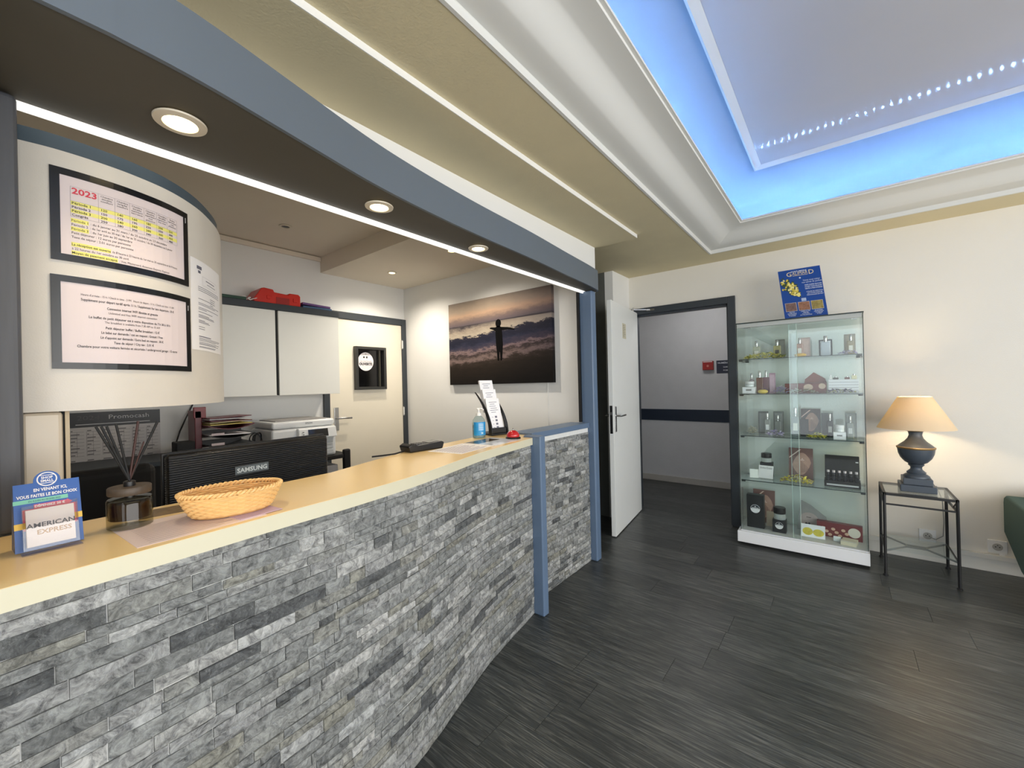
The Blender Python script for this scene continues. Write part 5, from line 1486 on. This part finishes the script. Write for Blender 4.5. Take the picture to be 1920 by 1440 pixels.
petals('mimosa_sachet', 'yellow mimosa sachet lying on the fourth shelf', 'D', -0.390, 0.215, 3.86, 0.075, (('blossoms', (226, 212, 60)), ('ribbons', (176, 164, 160)), ('pale_blossoms', (236, 226, 110))), 210, 9, 'sachet', d=0.08)
t = thing('perfume_case', 'open black case with twelve small perfume bottles', 'perfume case', (0.0, 3.93, SH['D']))
MB().box(-0.106, 0.104, -0.075, 0.06, 0.0003, 0.045).build('tray', BLACKM, t, bevel=0.004)
MB().obox((-0.104, 0.060, 0.045), (0.206, 0, 0), (0, 0.028, 0.168), (0, 0.018, -0.003)).build('lid', BLACKM, t, bevel=0.004)
MB().box(0.080, 0.096, 0.078, 0.0795, 0.165, 0.172).build('price_tag', PAPER, t)
for j in range(2):
    for i in range(6):
        x = -0.083 + i * 0.033; y = -0.052 + j * 0.058; z = 0.0455 + 0.0 * j
        b_ = MB().lathe([(0.012, z), (0.0125, z + 0.004), (0.0125, z + 0.030 + 0.012 * j), (0.006, z + 0.036 + 0.012 * j)], (x, y, 0), 14).build('bottle', M('ink_bottle', (14, 14, 22), 0.1), t, smooth=True)
        MB().lathe([(0.009, z + 0.036 + 0.012 * j), (0.009, z + 0.050 + 0.014 * j)], (x, y, 0), 14).build('cap', M('pearl_cap', (206, 196, 200), 0.25) if j else BLACK, b_)
MB().box(-0.092, 0.092, -0.0775, -0.0755, 0.012, 0.024).build('label_strip', M('label_strip', (196, 196, 196), 0.4), t)
# bottom deck
card('brown brand card behind the tall black carton at the bottom', 'E', -0.606, 0.160, 0.270, 4.03, (104, 70, 62), motif='eye', lean=10)
def round_label(t, w, d, zc, r):
    f_ = plane_map((0, -d / 2, zc), (1, 0, 0), (0, 0, 1), (0, -1, 0))
    g = Flat(f_, 0.0008); g.disc(0, 0, r, 30); l_ = g.build('round_label', PAPER, t)
    g = Flat(f_, 0.0012); g.poly([(r * 0.92 * math.cos(PI * k / 16), r * 0.06 + r * 0.86 * math.sin(PI * k / 16)) for k in range(17)]); g.build('label_dark_half', M('label_dark', (34, 40, 46), 0.4), l_)
    g = Flat(f_, 0.0015); g.rect(-r * 0.7, r * 0.7, r * 0.14, r * 0.28); g.disc(0, r * 0.55, r * 0.14, 10); g.build('label_print', PAPER, l_)
t = carton('tall black carton with round white label at the bottom left', 'E', -0.622, 0.122, 0.268, 3.885, (18, 19, 22), 0.06)
round_label(t, 0.122, 0.06, 0.155, 0.034)
card('kraft paper card between the two black cartons', 'E', -0.497, 0.068, 0.120, 3.95, (176, 158, 132), 'kraft_card', lean=12)
t = carton('short black carton with round white label under a jar', 'E', -0.441, 0.090, 0.098, 3.87, (18, 19, 22), 0.08)
round_label(t, 0.09, 0.08, 0.056, 0.027)
jar('clear jar with black lid on the short black carton', 'E', -0.437, 0.084, 0.094, 3.87, BLACK, glass_mat('jar_clear', (226, 230, 226), body=0.4), 0.0986)
t = thing('fan_card', 'grey fan-shaped display card at the bottom of the cabinet', 'card', (-0.20, 4.00, SH['E']), math.radians(-4))
pl = [(-0.092, 0.0), (0.070, 0.0), (0.100, 0.110), (0.095, 0.130), (0.0, 0.205), (-0.060, 0.235), (-0.068, 0.230)]
mb = MB(); n = len(pl)
mb.add([(x, 0.06 * z, z + 0.001) for x, z in pl] + [(x, 0.06 * z + 0.003, z + 0.001) for x, z in pl], [tuple(range(n)), tuple(range(2 * n - 1, n - 1, -1))] + [(i, (i + 1) % n, n + (i + 1) % n, n + i) for i in range(n)])
mb.build('board', M('fan_grey', (142, 142, 138), 0.4, var=0.2, vscale=14), t)
g = Flat(plane_map((0, 0, 0.001), (1, 0, 0), (0, 0.06, 1), (0, -1, 0)), 0.0008); g.disc(-0.012, 0.085, 0.062, 26, 0.060); g.build('motif', M('fan_rose', (172, 158, 152), 0.4, var=0.2, vscale=20), t)
g = Flat(plane_map((0, 0, 0.001), (1, 0, 0), (0, 0.06, 1), (0, -1, 0)), 0.0013); g.disc(-0.03, 0.055, 0.010, 12); g.disc(-0.012, 0.060, 0.008, 12); g.rect(-0.03, 0.0, 0.105, 0.109); g.build('print', INK, t)
t = card('white pack printed with yellow lemons at the bottom centre', 'E', -0.258, 0.150, 0.095, 3.845, (236, 236, 236), 'soap_pack', lean=22, cat='pack')
V = Vector((0, math.sin(math.radians(22)), math.cos(math.radians(22)))); Nn = Vector((0, -math.cos(math.radians(22)), math.sin(math.radians(22))))
g = Flat(plane_map((0, 0, 0.0022), (1, 0, 0), V, Nn), 0.0008); g.disc(-0.032, 0.042, 0.032, 22, 0.028); g.disc(0.034, 0.040, 0.034, 22, 0.026); g.build('lemon_print', M('lemon', (206, 190, 60), 0.5, var=0.5, vscale=30), t)
t = carton('long dark red box with round cream label at the bottom right', 'E', -0.160, 0.270, 0.110, 3.965, (112, 34, 36), 0.05, name='red_box', rz=math.radians(-3))
g = Flat(plane_map((0, -0.025, 0), (1, 0, 0), (0, 0, 1), (0, -1, 0)), 0.0010); g.disc(0.088, 0.058, 0.036, 28, 0.036); g.build('round_label', M('cream_label', (222, 216, 200), 0.4), t)
g = Flat(plane_map((0, -0.025, 0), (1, 0, 0), (0, 0, 1), (0, -1, 0)), 0.0010)
for k in range(9): g.disc(-0.115 + 0.02 * k, 0.020 + 0.022 * ((k * 5) % 3), 0.013, 10, 0.011)
g.build('almond_print', M('almond_print', (214, 178, 150), 0.5, var=0.3, vscale=30), t)
card('small blue-white price card at the bottom right', 'E', -0.060, 0.045, 0.038, 3.86, (222, 228, 228), 'price_card', lean=40)
t = carton('low cream soap box at the bottom right front', 'E', -0.012, 0.088, 0.028, 3.85, (222, 212, 184), 0.10, name='soap_box', rz=math.radians(-8))
g = Flat(plane_map((0, 0, 0.028), (1, 0, 0), (0, 1, 0), (0, 0, 1)), 0.0006); g.rect(-0.04, 0.04, 0.0, 0.004); g.rect(-0.044, 0.044, -0.05, -0.03); g.build('print', M('cream_light', (240, 238, 230), 0.5), t)

# ---- poster standing on the cabinet
po = thing('perfumery_poster', 'blue perfumery poster standing on top of the display cabinet', 'poster', (0, 0, 0))
C0 = Vector((-0.322, 3.815, 1.7815)); C1 = Vector((-0.056, 3.815, 1.7815)); T0 = Vector((-0.368, 3.870, 2.175))
PU = (C1 - C0); PW_ = PU.length; PU.normalize(); PV = (T0 - C0); PH = PV.length; PV.normalize(); PN = PU.cross(PV); PN.normalize()
MB().obox(C0, PU * PW_, PV * PH, PN * -0.004).build('board', M('poster_blue', (16, 66, 142), 0.35), po)
MB().obox(C0 + PU * (PW_ * 0.42) - PN * 0.004, PU * 0.05, PV * 0.18, Vector((0, 0.004, 0))).build('easel', M('easel_card', (150, 150, 144), 0.6), po)
pm_ = plane_map(C0, PU, PV, PN)
k_ = PW_; h_ = PH
g = Flat(pm_, 0.0008)
g.text('PARFUMERIE', k_ * 0.50, h_ * 0.935, 0.016, 'C', bold=0.01, width=0.10)
g.text('Venez nous visiter', k_ * 0.76, h_ * 0.735, 0.018, 'C', width=0.105); g.text('nos usines de parfum', k_ * 0.76, h_ * 0.695, 0.018, 'C', width=0.122)
for i, s_ in enumerate(('VISITE GUIDÉE GRATUITE', 'OUVERT TOUS LES JOURS', 'VENTE À PRIX D\'USINE')):
    g.text(s_, k_ * 0.78, h_ * (0.640 - 0.037 * i), 0.0125, 'C', bold=0.02, width=0.105)
for i, s_ in enumerate(('ATELIER DE CRÉATION', 'DE VOTRE PARFUM', 'PERSONNALISÉ SUR RDV')):
    g.text(s_, k_ * 0.79, h_ * (0.505 - 0.033 * i), 0.0115, 'C', bold=0.01, width=0.100 - 0.01 * (i == 1))
g.build('white_print', M('poster_white', (214, 220, 232), 0.5), po)
for c_, ws in ((0.19, ('VISITEZ', 'NOTRE USINE', 'HISTORIQUE', 'À GRASSE')), (0.51, ('CRÉEZ VOTRE', 'PARFUM', 'AU STUDIO', 'DES FRAGRANCES')), (0.81, ('LE JARDIN', 'DES PLANTES', 'À PARFUM', 'À EZE'))):
    g = Flat(pm_, 0.0008)
    for i, s_ in enumerate(ws): g.text(s_, k_ * c_, h_ * (0.130 - 0.024 * i), 0.0095, 'C', bold=0.01, width=0.0052 * len(s_))
    g.build('caption', M('poster_white', (214, 220, 232), 0.5), po)
g = Flat(pm_, 0.0006); g.rect(k_ * 0.46, k_ * 0.57, h_ * 0.34, h_ * 0.40); g.build('stamp', M('poster_pale', (170, 186, 214), 0.5), po)
g = Flat(pm_, 0.0008); g.disc(k_ * 0.505, h_ * 0.81, 0.0075, 4); g.build('emblem', M('poster_white', (214, 220, 232), 0.5), po)
g = Flat(pm_, 0.0008)
g.text('G', k_ * 0.19, h_ * 0.862, 0.050, bold=0.004, width=0.034); g.text('ALIMAR', k_ * 0.335, h_ * 0.880, 0.032, bold=0.0, width=0.098); g.text('D', k_ * 0.715, h_ * 0.862, 0.050, bold=0.004, width=0.034)
g.rect(k_ * 0.34, k_ * 0.70, h_ * 0.860, h_ * 0.868)
g.build('gold_name', M('poster_gold', (226, 206, 160), 0.4), po)
rr = random.Random(8)
for nm, rgb, n_ in (('mimosa_leaves', (58, 74, 30), 70), ('mimosa_print', (206, 184, 70), 46), ('mimosa_light', (236, 222, 140), 22)):
    g = Flat(pm_, 0.0007 + 0.0003 * (nm != 'mimosa_leaves') + 0.0003 * (nm == 'mimosa_light'))
    for i in range(n_):
        t_ = rr.random(); sp = 0.10 * math.sin(PI * min(1, 0.25 + t_ * 0.75)) + 0.02
        u = 0.10 + 0.33 * t_ + rr.uniform(-sp, sp); v = 0.76 - 0.30 * t_ + rr.uniform(-sp, sp) * 0.9
        a = rr.uniform(0, PI); L1, L2 = (0.016, 0.005) if nm == 'mimosa_leaves' else (0.009, 0.006)
        ca_, sa_ = math.cos(a), math.sin(a)
        u = min(max(u, 0.05), 0.52)
        g.poly([(k_ * u + L1 * ca_ * math.cos(q) - L2 * sa_ * math.sin(q), h_ * v + L1 * sa_ * math.cos(q) + L2 * ca_ * math.sin(q)) for q in [2 * PI * j / 8 for j in range(8)]], g.lift + i * 1e-6)
    g.build(nm, M(nm, rgb, 0.5), po)
for i, (c_, rgb) in enumerate(((0.19, (120, 92, 84)), (0.50, (146, 100, 72)), (0.80, (150, 132, 70)))):
    g = Flat(pm_, 0.0006); g.rect(k_ * c_ - 0.036, k_ * c_ + 0.036, h_ * 0.158, h_ * 0.328); o = g.build('photo_border', M('photo_border', (206, 200, 196), 0.5), po)
    g = Flat(pm_, 0.0010); g.rect(k_ * c_ - 0.034, k_ * c_ + 0.034, h_ * 0.163, h_ * 0.323); g.build('photo', M('tiny_photo_%d' % i, rgb, 0.4, var=0.9, vscale=55), o)
# ================================================================== LAMP, SIDE TABLE, ARMCHAIR, LIGHTS
IRON = M('black_iron', (22, 22, 24), 0.45)
st = thing('side_table', 'black iron side table with glass top and glass lower shelf', 'side table', (0.385, 3.868, 0))
TZ = 0.553
for sx in (-1, 1):
    for sy in (-1, 1):
        lg = MB().tube([(sx * 0.170, sy * 0.180, 0.0), (sx * 0.168, sy * 0.178, TZ - 0.004)], 0.0085, 8).build('leg', IRON, st)
        MB().lathe([(0.014, 0.0), (0.014, 0.006), (0.008, 0.012)], (sx * 0.170, sy * 0.180, 0), 12).build('foot', IRON, lg)
def frame_bars(z, r, name, hx=0.168, hy=0.178):
    for a, b_ in (((-hx, -hy), (hx, -hy)), ((hx, -hy), (hx, hy)), ((hx, hy), (-hx, hy)), ((-hx, hy), (-hx, -hy))):
        MB().box(min(a[0], b_[0]) - r, max(a[0], b_[0]) + r, min(a[1], b_[1]) - r, max(a[1], b_[1]) + r, z - r, z + r).build(name, IRON, st)
frame_bars(TZ - 0.008, 0.0075, 'top_rail')
frame_bars(TZ - 0.075, 0.005, 'middle_rail')
for sy in (-1, 1):
    MB().tube([(0.168, sy * 0.178, TZ - 0.012), (0.168, sy * 0.12, TZ - 0.04), (0.168, sy * 0.06, TZ - 0.072)], 0.004, 6).build('side_scroll', IRON, st)
MB().box(-0.160, 0.160, -0.170, 0.170, TZ - 0.006, TZ).build('glass_top', VG, st)
GI = M('grey_iron', (122, 126, 126), 0.5)
z = 0.165
mb = MB()
for a, b_ in (((-0.168, -0.178), (-0.05, -0.02)), ((-0.168, 0.178), (-0.05, 0.02)), ((0.168, -0.178), (0.05, -0.02)), ((0.168, 0.178), (0.05, 0.02)), ((-0.05, -0.02), (0.05, -0.02)), ((-0.05, 0.02), (0.05, 0.02)), ((-0.05, -0.02), (-0.05, 0.02)), ((0.05, -0.02), (0.05, 0.02))):
    mb.tube([(a[0], a[1], z), (b_[0], b_[1], z)], 0.006, 6)
mb.build('cross_brace', GI, st)
for a, b_ in (((0.168, -0.178), (0.168, 0.178)), ((-0.168, -0.178), (-0.168, 0.178))):
    MB().tube([(a[0], a[1], z), (b_[0], b_[1], z)], 0.006, 6).build('lower_rail', IRON, st)
MB().box(-0.160, 0.160, -0.172, 0.172, z + 0.007, z + 0.012).build('glass_shelf', VG, st)

LAMPM = M('slate_lamp_paint', (70, 78, 88), 0.38, var=0.12, vscale=14)
GOLDM = M('aged_gold', (150, 124, 84), 0.4, metal=0.5)
la = thing('table_lamp', 'slate blue urn table lamp with lit fabric shade', 'lamp', (0.392, 3.868, TZ + 0.0005), math.radians(4))
MB().box(-0.088, 0.088, -0.088, 0.088, 0, 0.045).build('lower_plinth', LAMPM, la, bevel=0.004)
MB().box(-0.072, 0.072, -0.072, 0.072, 0.045, 0.088).build('upper_plinth', LAMPM, la, bevel=0.004)
MB().lathe([(0.066, 0.088), (0.067, 0.098), (0.058, 0.106), (0.046, 0.114), (0.050, 0.122), (0.042, 0.130), (0.030, 0.142), (0.029, 0.156), (0.036, 0.166), (0.042, 0.172), (0.038, 0.178)], n=40).build('foot', LAMPM, la, smooth=60)
MB().lathe([(0.036, 0.178), (0.058, 0.192), (0.078, 0.218), (0.090, 0.250), (0.094, 0.282)], n=40).build('urn_bowl', LAMPM, la, smooth=60)
MB().lathe([(0.094, 0.282), (0.098, 0.285), (0.098, 0.293), (0.092, 0.296)], n=40).build('gold_band', GOLDM, la, smooth=60)
MB().lathe([(0.092, 0.296), (0.078, 0.310), (0.056, 0.330), (0.040, 0.352), (0.033, 0.374), (0.037, 0.396)], n=40).build('shoulder', LAMPM, la, smooth=60)
MB().lathe([(0.037, 0.396), (0.051, 0.404), (0.053, 0.412), (0.049, 0.418)], n=32).build('neck_ring', GOLDM, la, smooth=60)
MB().lathe([(0.006, 0.418), (0.006, 0.470)], n=12).build('socket', GOLDM, la)
shm = bpy.data.materials.new('shade_fabric'); shm.use_nodes = True
nt = shm.node_tree; nt.nodes.clear()
out = nt.nodes.new('ShaderNodeOutputMaterial'); df = nt.nodes.new('ShaderNodeBsdfDiffuse'); tl = nt.nodes.new('ShaderNodeBsdfTranslucent'); mx = nt.nodes.new('ShaderNodeMixShader')
df.inputs[0].default_value = (*lin((240, 228, 206)), 1); tl.inputs[0].default_value = (*lin((246, 232, 200)), 1); mx.inputs[0].default_value = 0.45
nt.links.new(df.outputs[0], mx.inputs[1]); nt.links.new(tl.outputs[0], mx.inputs[2]); nt.links.new(mx.outputs[0], out.inputs[0])
mb = MB(); vs = []; fs = []
N = 48
for r_, z_ in ((0.197, 0.418), (0.085, 0.632), (0.084, 0.632), (0.196, 0.418)):
    vs += [(r_ * math.cos(2 * PI * i / N), r_ * math.sin(2 * PI * i / N), z_) for i in range(N)]
for j in range(4):
    k = (j + 1) % 4
    fs += [(j * N + i, j * N + (i + 1) % N, k * N + (i + 1) % N, k * N + i) for i in range(N)]
mb.add(vs, fs).build('lamp_shade', shm, la, smooth=30)
mb = MB()
for k in range(3):
    a = 2 * PI * k / 3
    mb.tube([(0, 0, 0.600), (0.087 * math.cos(a), 0.087 * math.sin(a), 0.625)], 0.0015, 5)
mb.tube([(0, 0, 0.46), (0, 0, 0.60)], 0.002, 5)
mb.build('shade_carrier', GOLDM, la)
MB().lathe([(0.010, 0.470), (0.014, 0.485), (0.026, 0.515), (0.028, 0.535), (0.020, 0.558), (0.006, 0.566)], n=20).build('bulb', M('lit_bulb', (255, 240, 210), 0.4, emit=(255, 214, 150), estr=14.0), la, smooth=True)
def point(name, loc, power, colr, r=0.03):
    l = bpy.data.lights.new(name, 'POINT'); l.energy = power; l.color = colr; l.shadow_soft_size = r
    o = bpy.data.objects.new(name, l); o.location = loc; col.objects.link(o); return o
point('table_lamp_light', (0.392, 3.868, TZ + 0.525), 38.0, (1.0, 0.78, 0.47), 0.032)
la.rotation_euler = (0, 0, 0)
MB().tube([(0.05, 0.086, 0.012), (0.09, 0.16, 0.006), (0.12, 0.205, 0.0), (0.150, 0.225, -0.10), (0.155, 0.228, -0.25), (0.150, 0.232, -0.35), (0.115, 0.245, -0.385), (0.085, 0.262, -0.378)], 0.003, 6).build('cord', M('cord_grey', (150, 150, 146), 0.5), la, smooth=True)

# sockets on the back wall
def outlet(label, x, z, single=False):
    t = thing('wall_outlet', label, 'outlet', (x, YB - 0.0005, z), group='white wall sockets')
    MB().box(-0.044, 0.044, -0.010, 0, -0.043, 0.043).build('plate', WHITEP, t, bevel=0.003)
    mb = MB().lathe([(0.024, 0.0), (0.024, 0.002), (0.020, 0.003)], n=24)
    mb.v = [(a, -0.010 - c_, b_) for a, b_, c_ in mb.v]
    s_ = mb.build('socket_ring', M('socket_grey', (176, 174, 168), 0.4), t)
    mb = MB()
    for dx in (-0.009, 0.009): mb.box(dx - 0.0028, dx + 0.0028, -0.0138, -0.0125, -0.003, 0.003)
    mb.box(-0.0025, 0.0025, -0.0150, -0.0125, 0.009, 0.014)
    mb.build('pin_holes', BLACKM, s_)
outlet('white wall socket beside the green armchair', 0.800, 0.172)
outlet('white wall socket behind the side table', 0.470, 0.178)
t = thing('cable_duct', 'small vertical cable duct under the right wall socket', 'duct', (0.820, YB - 0.0005, 0.1185))
MB().box(-0.012, 0.012, -0.012, 0, 0, 0.0105).build('duct', WHITEP, t)

# armchair cut by the right edge of the frame
ac = thing('armchair', 'dark green upholstered tub armchair at the right edge', 'armchair', (0.81, 3.40, 0))
GRN = M('green_fabric', (58, 82, 78), 0.85, var=0.12, vscale=90, bump=0.3, bscale=400)
def shell(name, x0, x1, prf, mat, bev):
    mb = MB(); n = len(prf)
    mb.add([(x0, y, z) for y, z in prf] + [(x1, y, z) for y, z in prf], [tuple(range(n)), tuple(range(2 * n - 1, n - 1, -1))] + [(i, (i + 1) % n, n + (i + 1) % n, n + i) for i in range(n)])
    return mb.build(name, mat, ac, bevel=bev, bseg=3)
SIDE = [(0.655, 0.30), (0.655, 0.50), (0.645, 0.530), (0.61, 0.548), (0.06, 0.540), (0.0, 0.50), (0.02, 0.16), (0.08, 0.12), (0.34, 0.155)]
shell('side', 0.0, 0.10, SIDE, GRN, 0.015)
shell('side', 0.60, 0.70, SIDE, GRN, 0.015)
shell('backrest', 0.10, 0.60, [(0.52, 0.26), (0.53, 0.56), (0.56, 0.60), (0.63, 0.60), (0.655, 0.56), (0.655, 0.30)], GRN, 0.02)
shell('seat', 0.10, 0.60, [(0.03, 0.18), (0.03, 0.38), (0.54, 0.36), (0.54, 0.20)], GRN, 0.02)
for x in (0.12, 0.58):
    for y in (0.10, 0.46):
        MB().tube([(x, y, 0.0), (x, y, 0.20)], [0.012, 0.018], 10).build('leg', M('dark_wood_leg', (46, 34, 28), 0.5), ac)

# ---- corridor wall fittings
fa2 = thing('fire_alarm', 'red fire alarm call point on the corridor wall', 'alarm', (-1.275, YH - 0.0005, 1.455))
MB().box(-0.062, 0.062, -0.045, 0, 0, 0.112).build('housing', M('alarm_red', (150, 28, 26), 0.4), fa2, bevel=0.006)
MB().box(-0.052, 0.052, -0.047, -0.045, 0.098, 0.106).build('top_label', PAPER, fa2)
mb = MB().lathe([(0.014, 0.0), (0.012, 0.003)], n=20); mb.v = [(a, -0.045 - c_, 0.05 + b_) for a, b_, c_ in mb.v]
mb.build('push_button', M('alarm_pale', (196, 120, 110), 0.4), fa2)
sn = thing('emergency_sign', 'navy emergency numbers sign on the corridor wall', 'sign', (-1.185, YH - 0.0005, 1.410))
MB().box(0, 0.34, -0.004, 0, 0, 0.158).build('panel', M('navy_sign', (24, 30, 52), 0.4), sn)
f = Flat(plane_map((0, -0.004, 0), (1, 0, 0), (0, 0, 1), (0, -1, 0)), 0.0008)
f.text('NUMÉROS D\'URGENCE', 0.17, 0.118, 0.028, 'C', bold=0.02, width=0.31); f.text('SAMU : 15', 0.075, 0.068, 0.024, bold=0.01); f.text('POMPIERS : 18', 0.075, 0.028, 0.024, bold=0.01)
f.build('lettering', M('sign_white', (196, 198, 206), 0.5), sn)

# ---- downlights
def downlight(label, x, y, z, r, lit, power, group, tint=(1.0, 0.80, 0.52), spread=115):
    t = thing('downlight', label, 'downlight', (x, y, z), group=group)
    mb = MB(); vs = []; fs = []; N = 40
    for rr_, zz in ((r, -0.001), (r * 0.98, -0.005), (r * 0.66, -0.007), (r * 0.62, -0.003), (r * 0.60, -0.0005)):
        vs += [(rr_ * math.cos(2 * PI * i / N), rr_ * math.sin(2 * PI * i / N), zz) for i in range(N)]
    for j in range(4):
        fs += [(j * N + i, j * N + (i + 1) % N, (j + 1) * N + (i + 1) % N, (j + 1) * N + i) for i in range(N)]
    mb.add(vs, fs).build('ring', M('downlight_ring', (222, 212, 192), 0.35), t, smooth=30)
    MB().lathe([(r * 0.60, -0.0012), (r * 0.58, -0.0030), (r * 0.30, -0.0042)], n=32).build('lens', M('lit_lens', (255, 246, 220), 0.3, emit=(255, 226, 160), estr=14.0) if lit else M('unlit_lens', (60, 54, 48), 0.3), t, smooth=True)
    if lit:
        l = bpy.data.lights.new('downlight_beam', 'SPOT'); l.energy = power; l.color = tint
        l.spot_size = math.radians(spread); l.spot_blend = 0.8; l.shadow_soft_size = r * 0.5
        o = bpy.data.objects.new('downlight_beam', l); o.location = (x, y, z - 0.012); col.objects.link(o)
downlight('large lit downlight in the soffit nearest the notices', -1.302, 0.300, 2.020, 0.056, True, 8.0, 'soffit downlights')
downlight('middle downlight in the soffit above the counter', -1.355, 0.914, 2.020, 0.052, True, 9.0, 'soffit downlights')
downlight('farthest small downlight in the soffit', -1.405, 1.515, 2.020, 0.050, True, 8.0, 'soffit downlights')
downlight('lit downlight in the office ceiling near the cream door', -3.31, 2.356, 2.424, 0.045, True, 46.0, 'office ceiling downlights', (1.0, 0.90, 0.76), 150)
downlight('unlit downlight in the higher office ceiling', -3.256, 1.375, 2.570, 0.045, False, 0, 'office ceiling downlights')
downlight('office ceiling downlight behind the soffit rail, switched on to brighten the office', -2.426, 2.30, 2.424, 0.045, True, 46.0, 'office ceiling downlights', (1.0, 0.90, 0.76), 150)  # fixture taken as unlit; its beam is added to brighten the office
# unseen lamp added to brighten the corridor wall
t = thing('added_corridor_lamp', 'added round lamp brightening the corridor, unseen above the door head', 'lamp', (-1.25, 4.75, 2.3995))
MB().lathe([(0.14, -0.06), (0.15, -0.03), (0.15, 0.0)], n=32).build('diffuser', M('added_lamp_lens', (240, 238, 230), 0.4, emit=(255, 248, 236), estr=1.5), t, smooth=True)
point('added_corridor_light', (-1.25, 4.75, 2.30), 11.0, (0.96, 0.97, 1.0), 0.12)

# ---- blue LED tape hidden in the tray
tape = MB(); led = MB()
zt = CE + 0.1085
def led_run(a, b_, nrm):
    a, b_ = Vector(a), Vector(b_); d = (b_ - a); L_ = d.length; d.normalize()
    nrm = Vector(nrm)
    tape.obox(a - nrm * 0.005, d * L_, nrm * 0.010, Vector((0, 0, 0.001)))
    k = 0.02
    while k < L_:
        p = a + d * k
        led.obox(p - d * 0.004 - nrm * 0.004 + Vector((0, 0, 0.0011)), d * 0.008, nrm * 0.008, Vector((0, 0, 0.0012)))
        k += 0.045
D = 0.03
led_run((TX0 + D, TY1 - D, zt + 0.002), (TX1 - D, TY1 - D, zt + 0.002), (0, -1, 0))
led_run((TX0 + D, TY0 + D, zt + 0.002), (TX1 - D, TY0 + D, zt + 0.002), (0, 1, 0))
led_run((TX0 + D, TY0 + D, zt + 0.002), (TX0 + D, TY1 - D, zt + 0.002), (1, 0, 0))
led_run((TX1 - D, TY0 + D, zt + 0.002), (TX1 - D, TY1 - D, zt + 0.002), (-1, 0, 0))
tape.build('led_tape', WHITEP, cornice)
o = led.build('led_diodes', M('blue_diode', (60, 120, 255), 0.4, emit=(122, 178, 255), estr=1050.0), cornice)
o['kind'] = 'stuff'
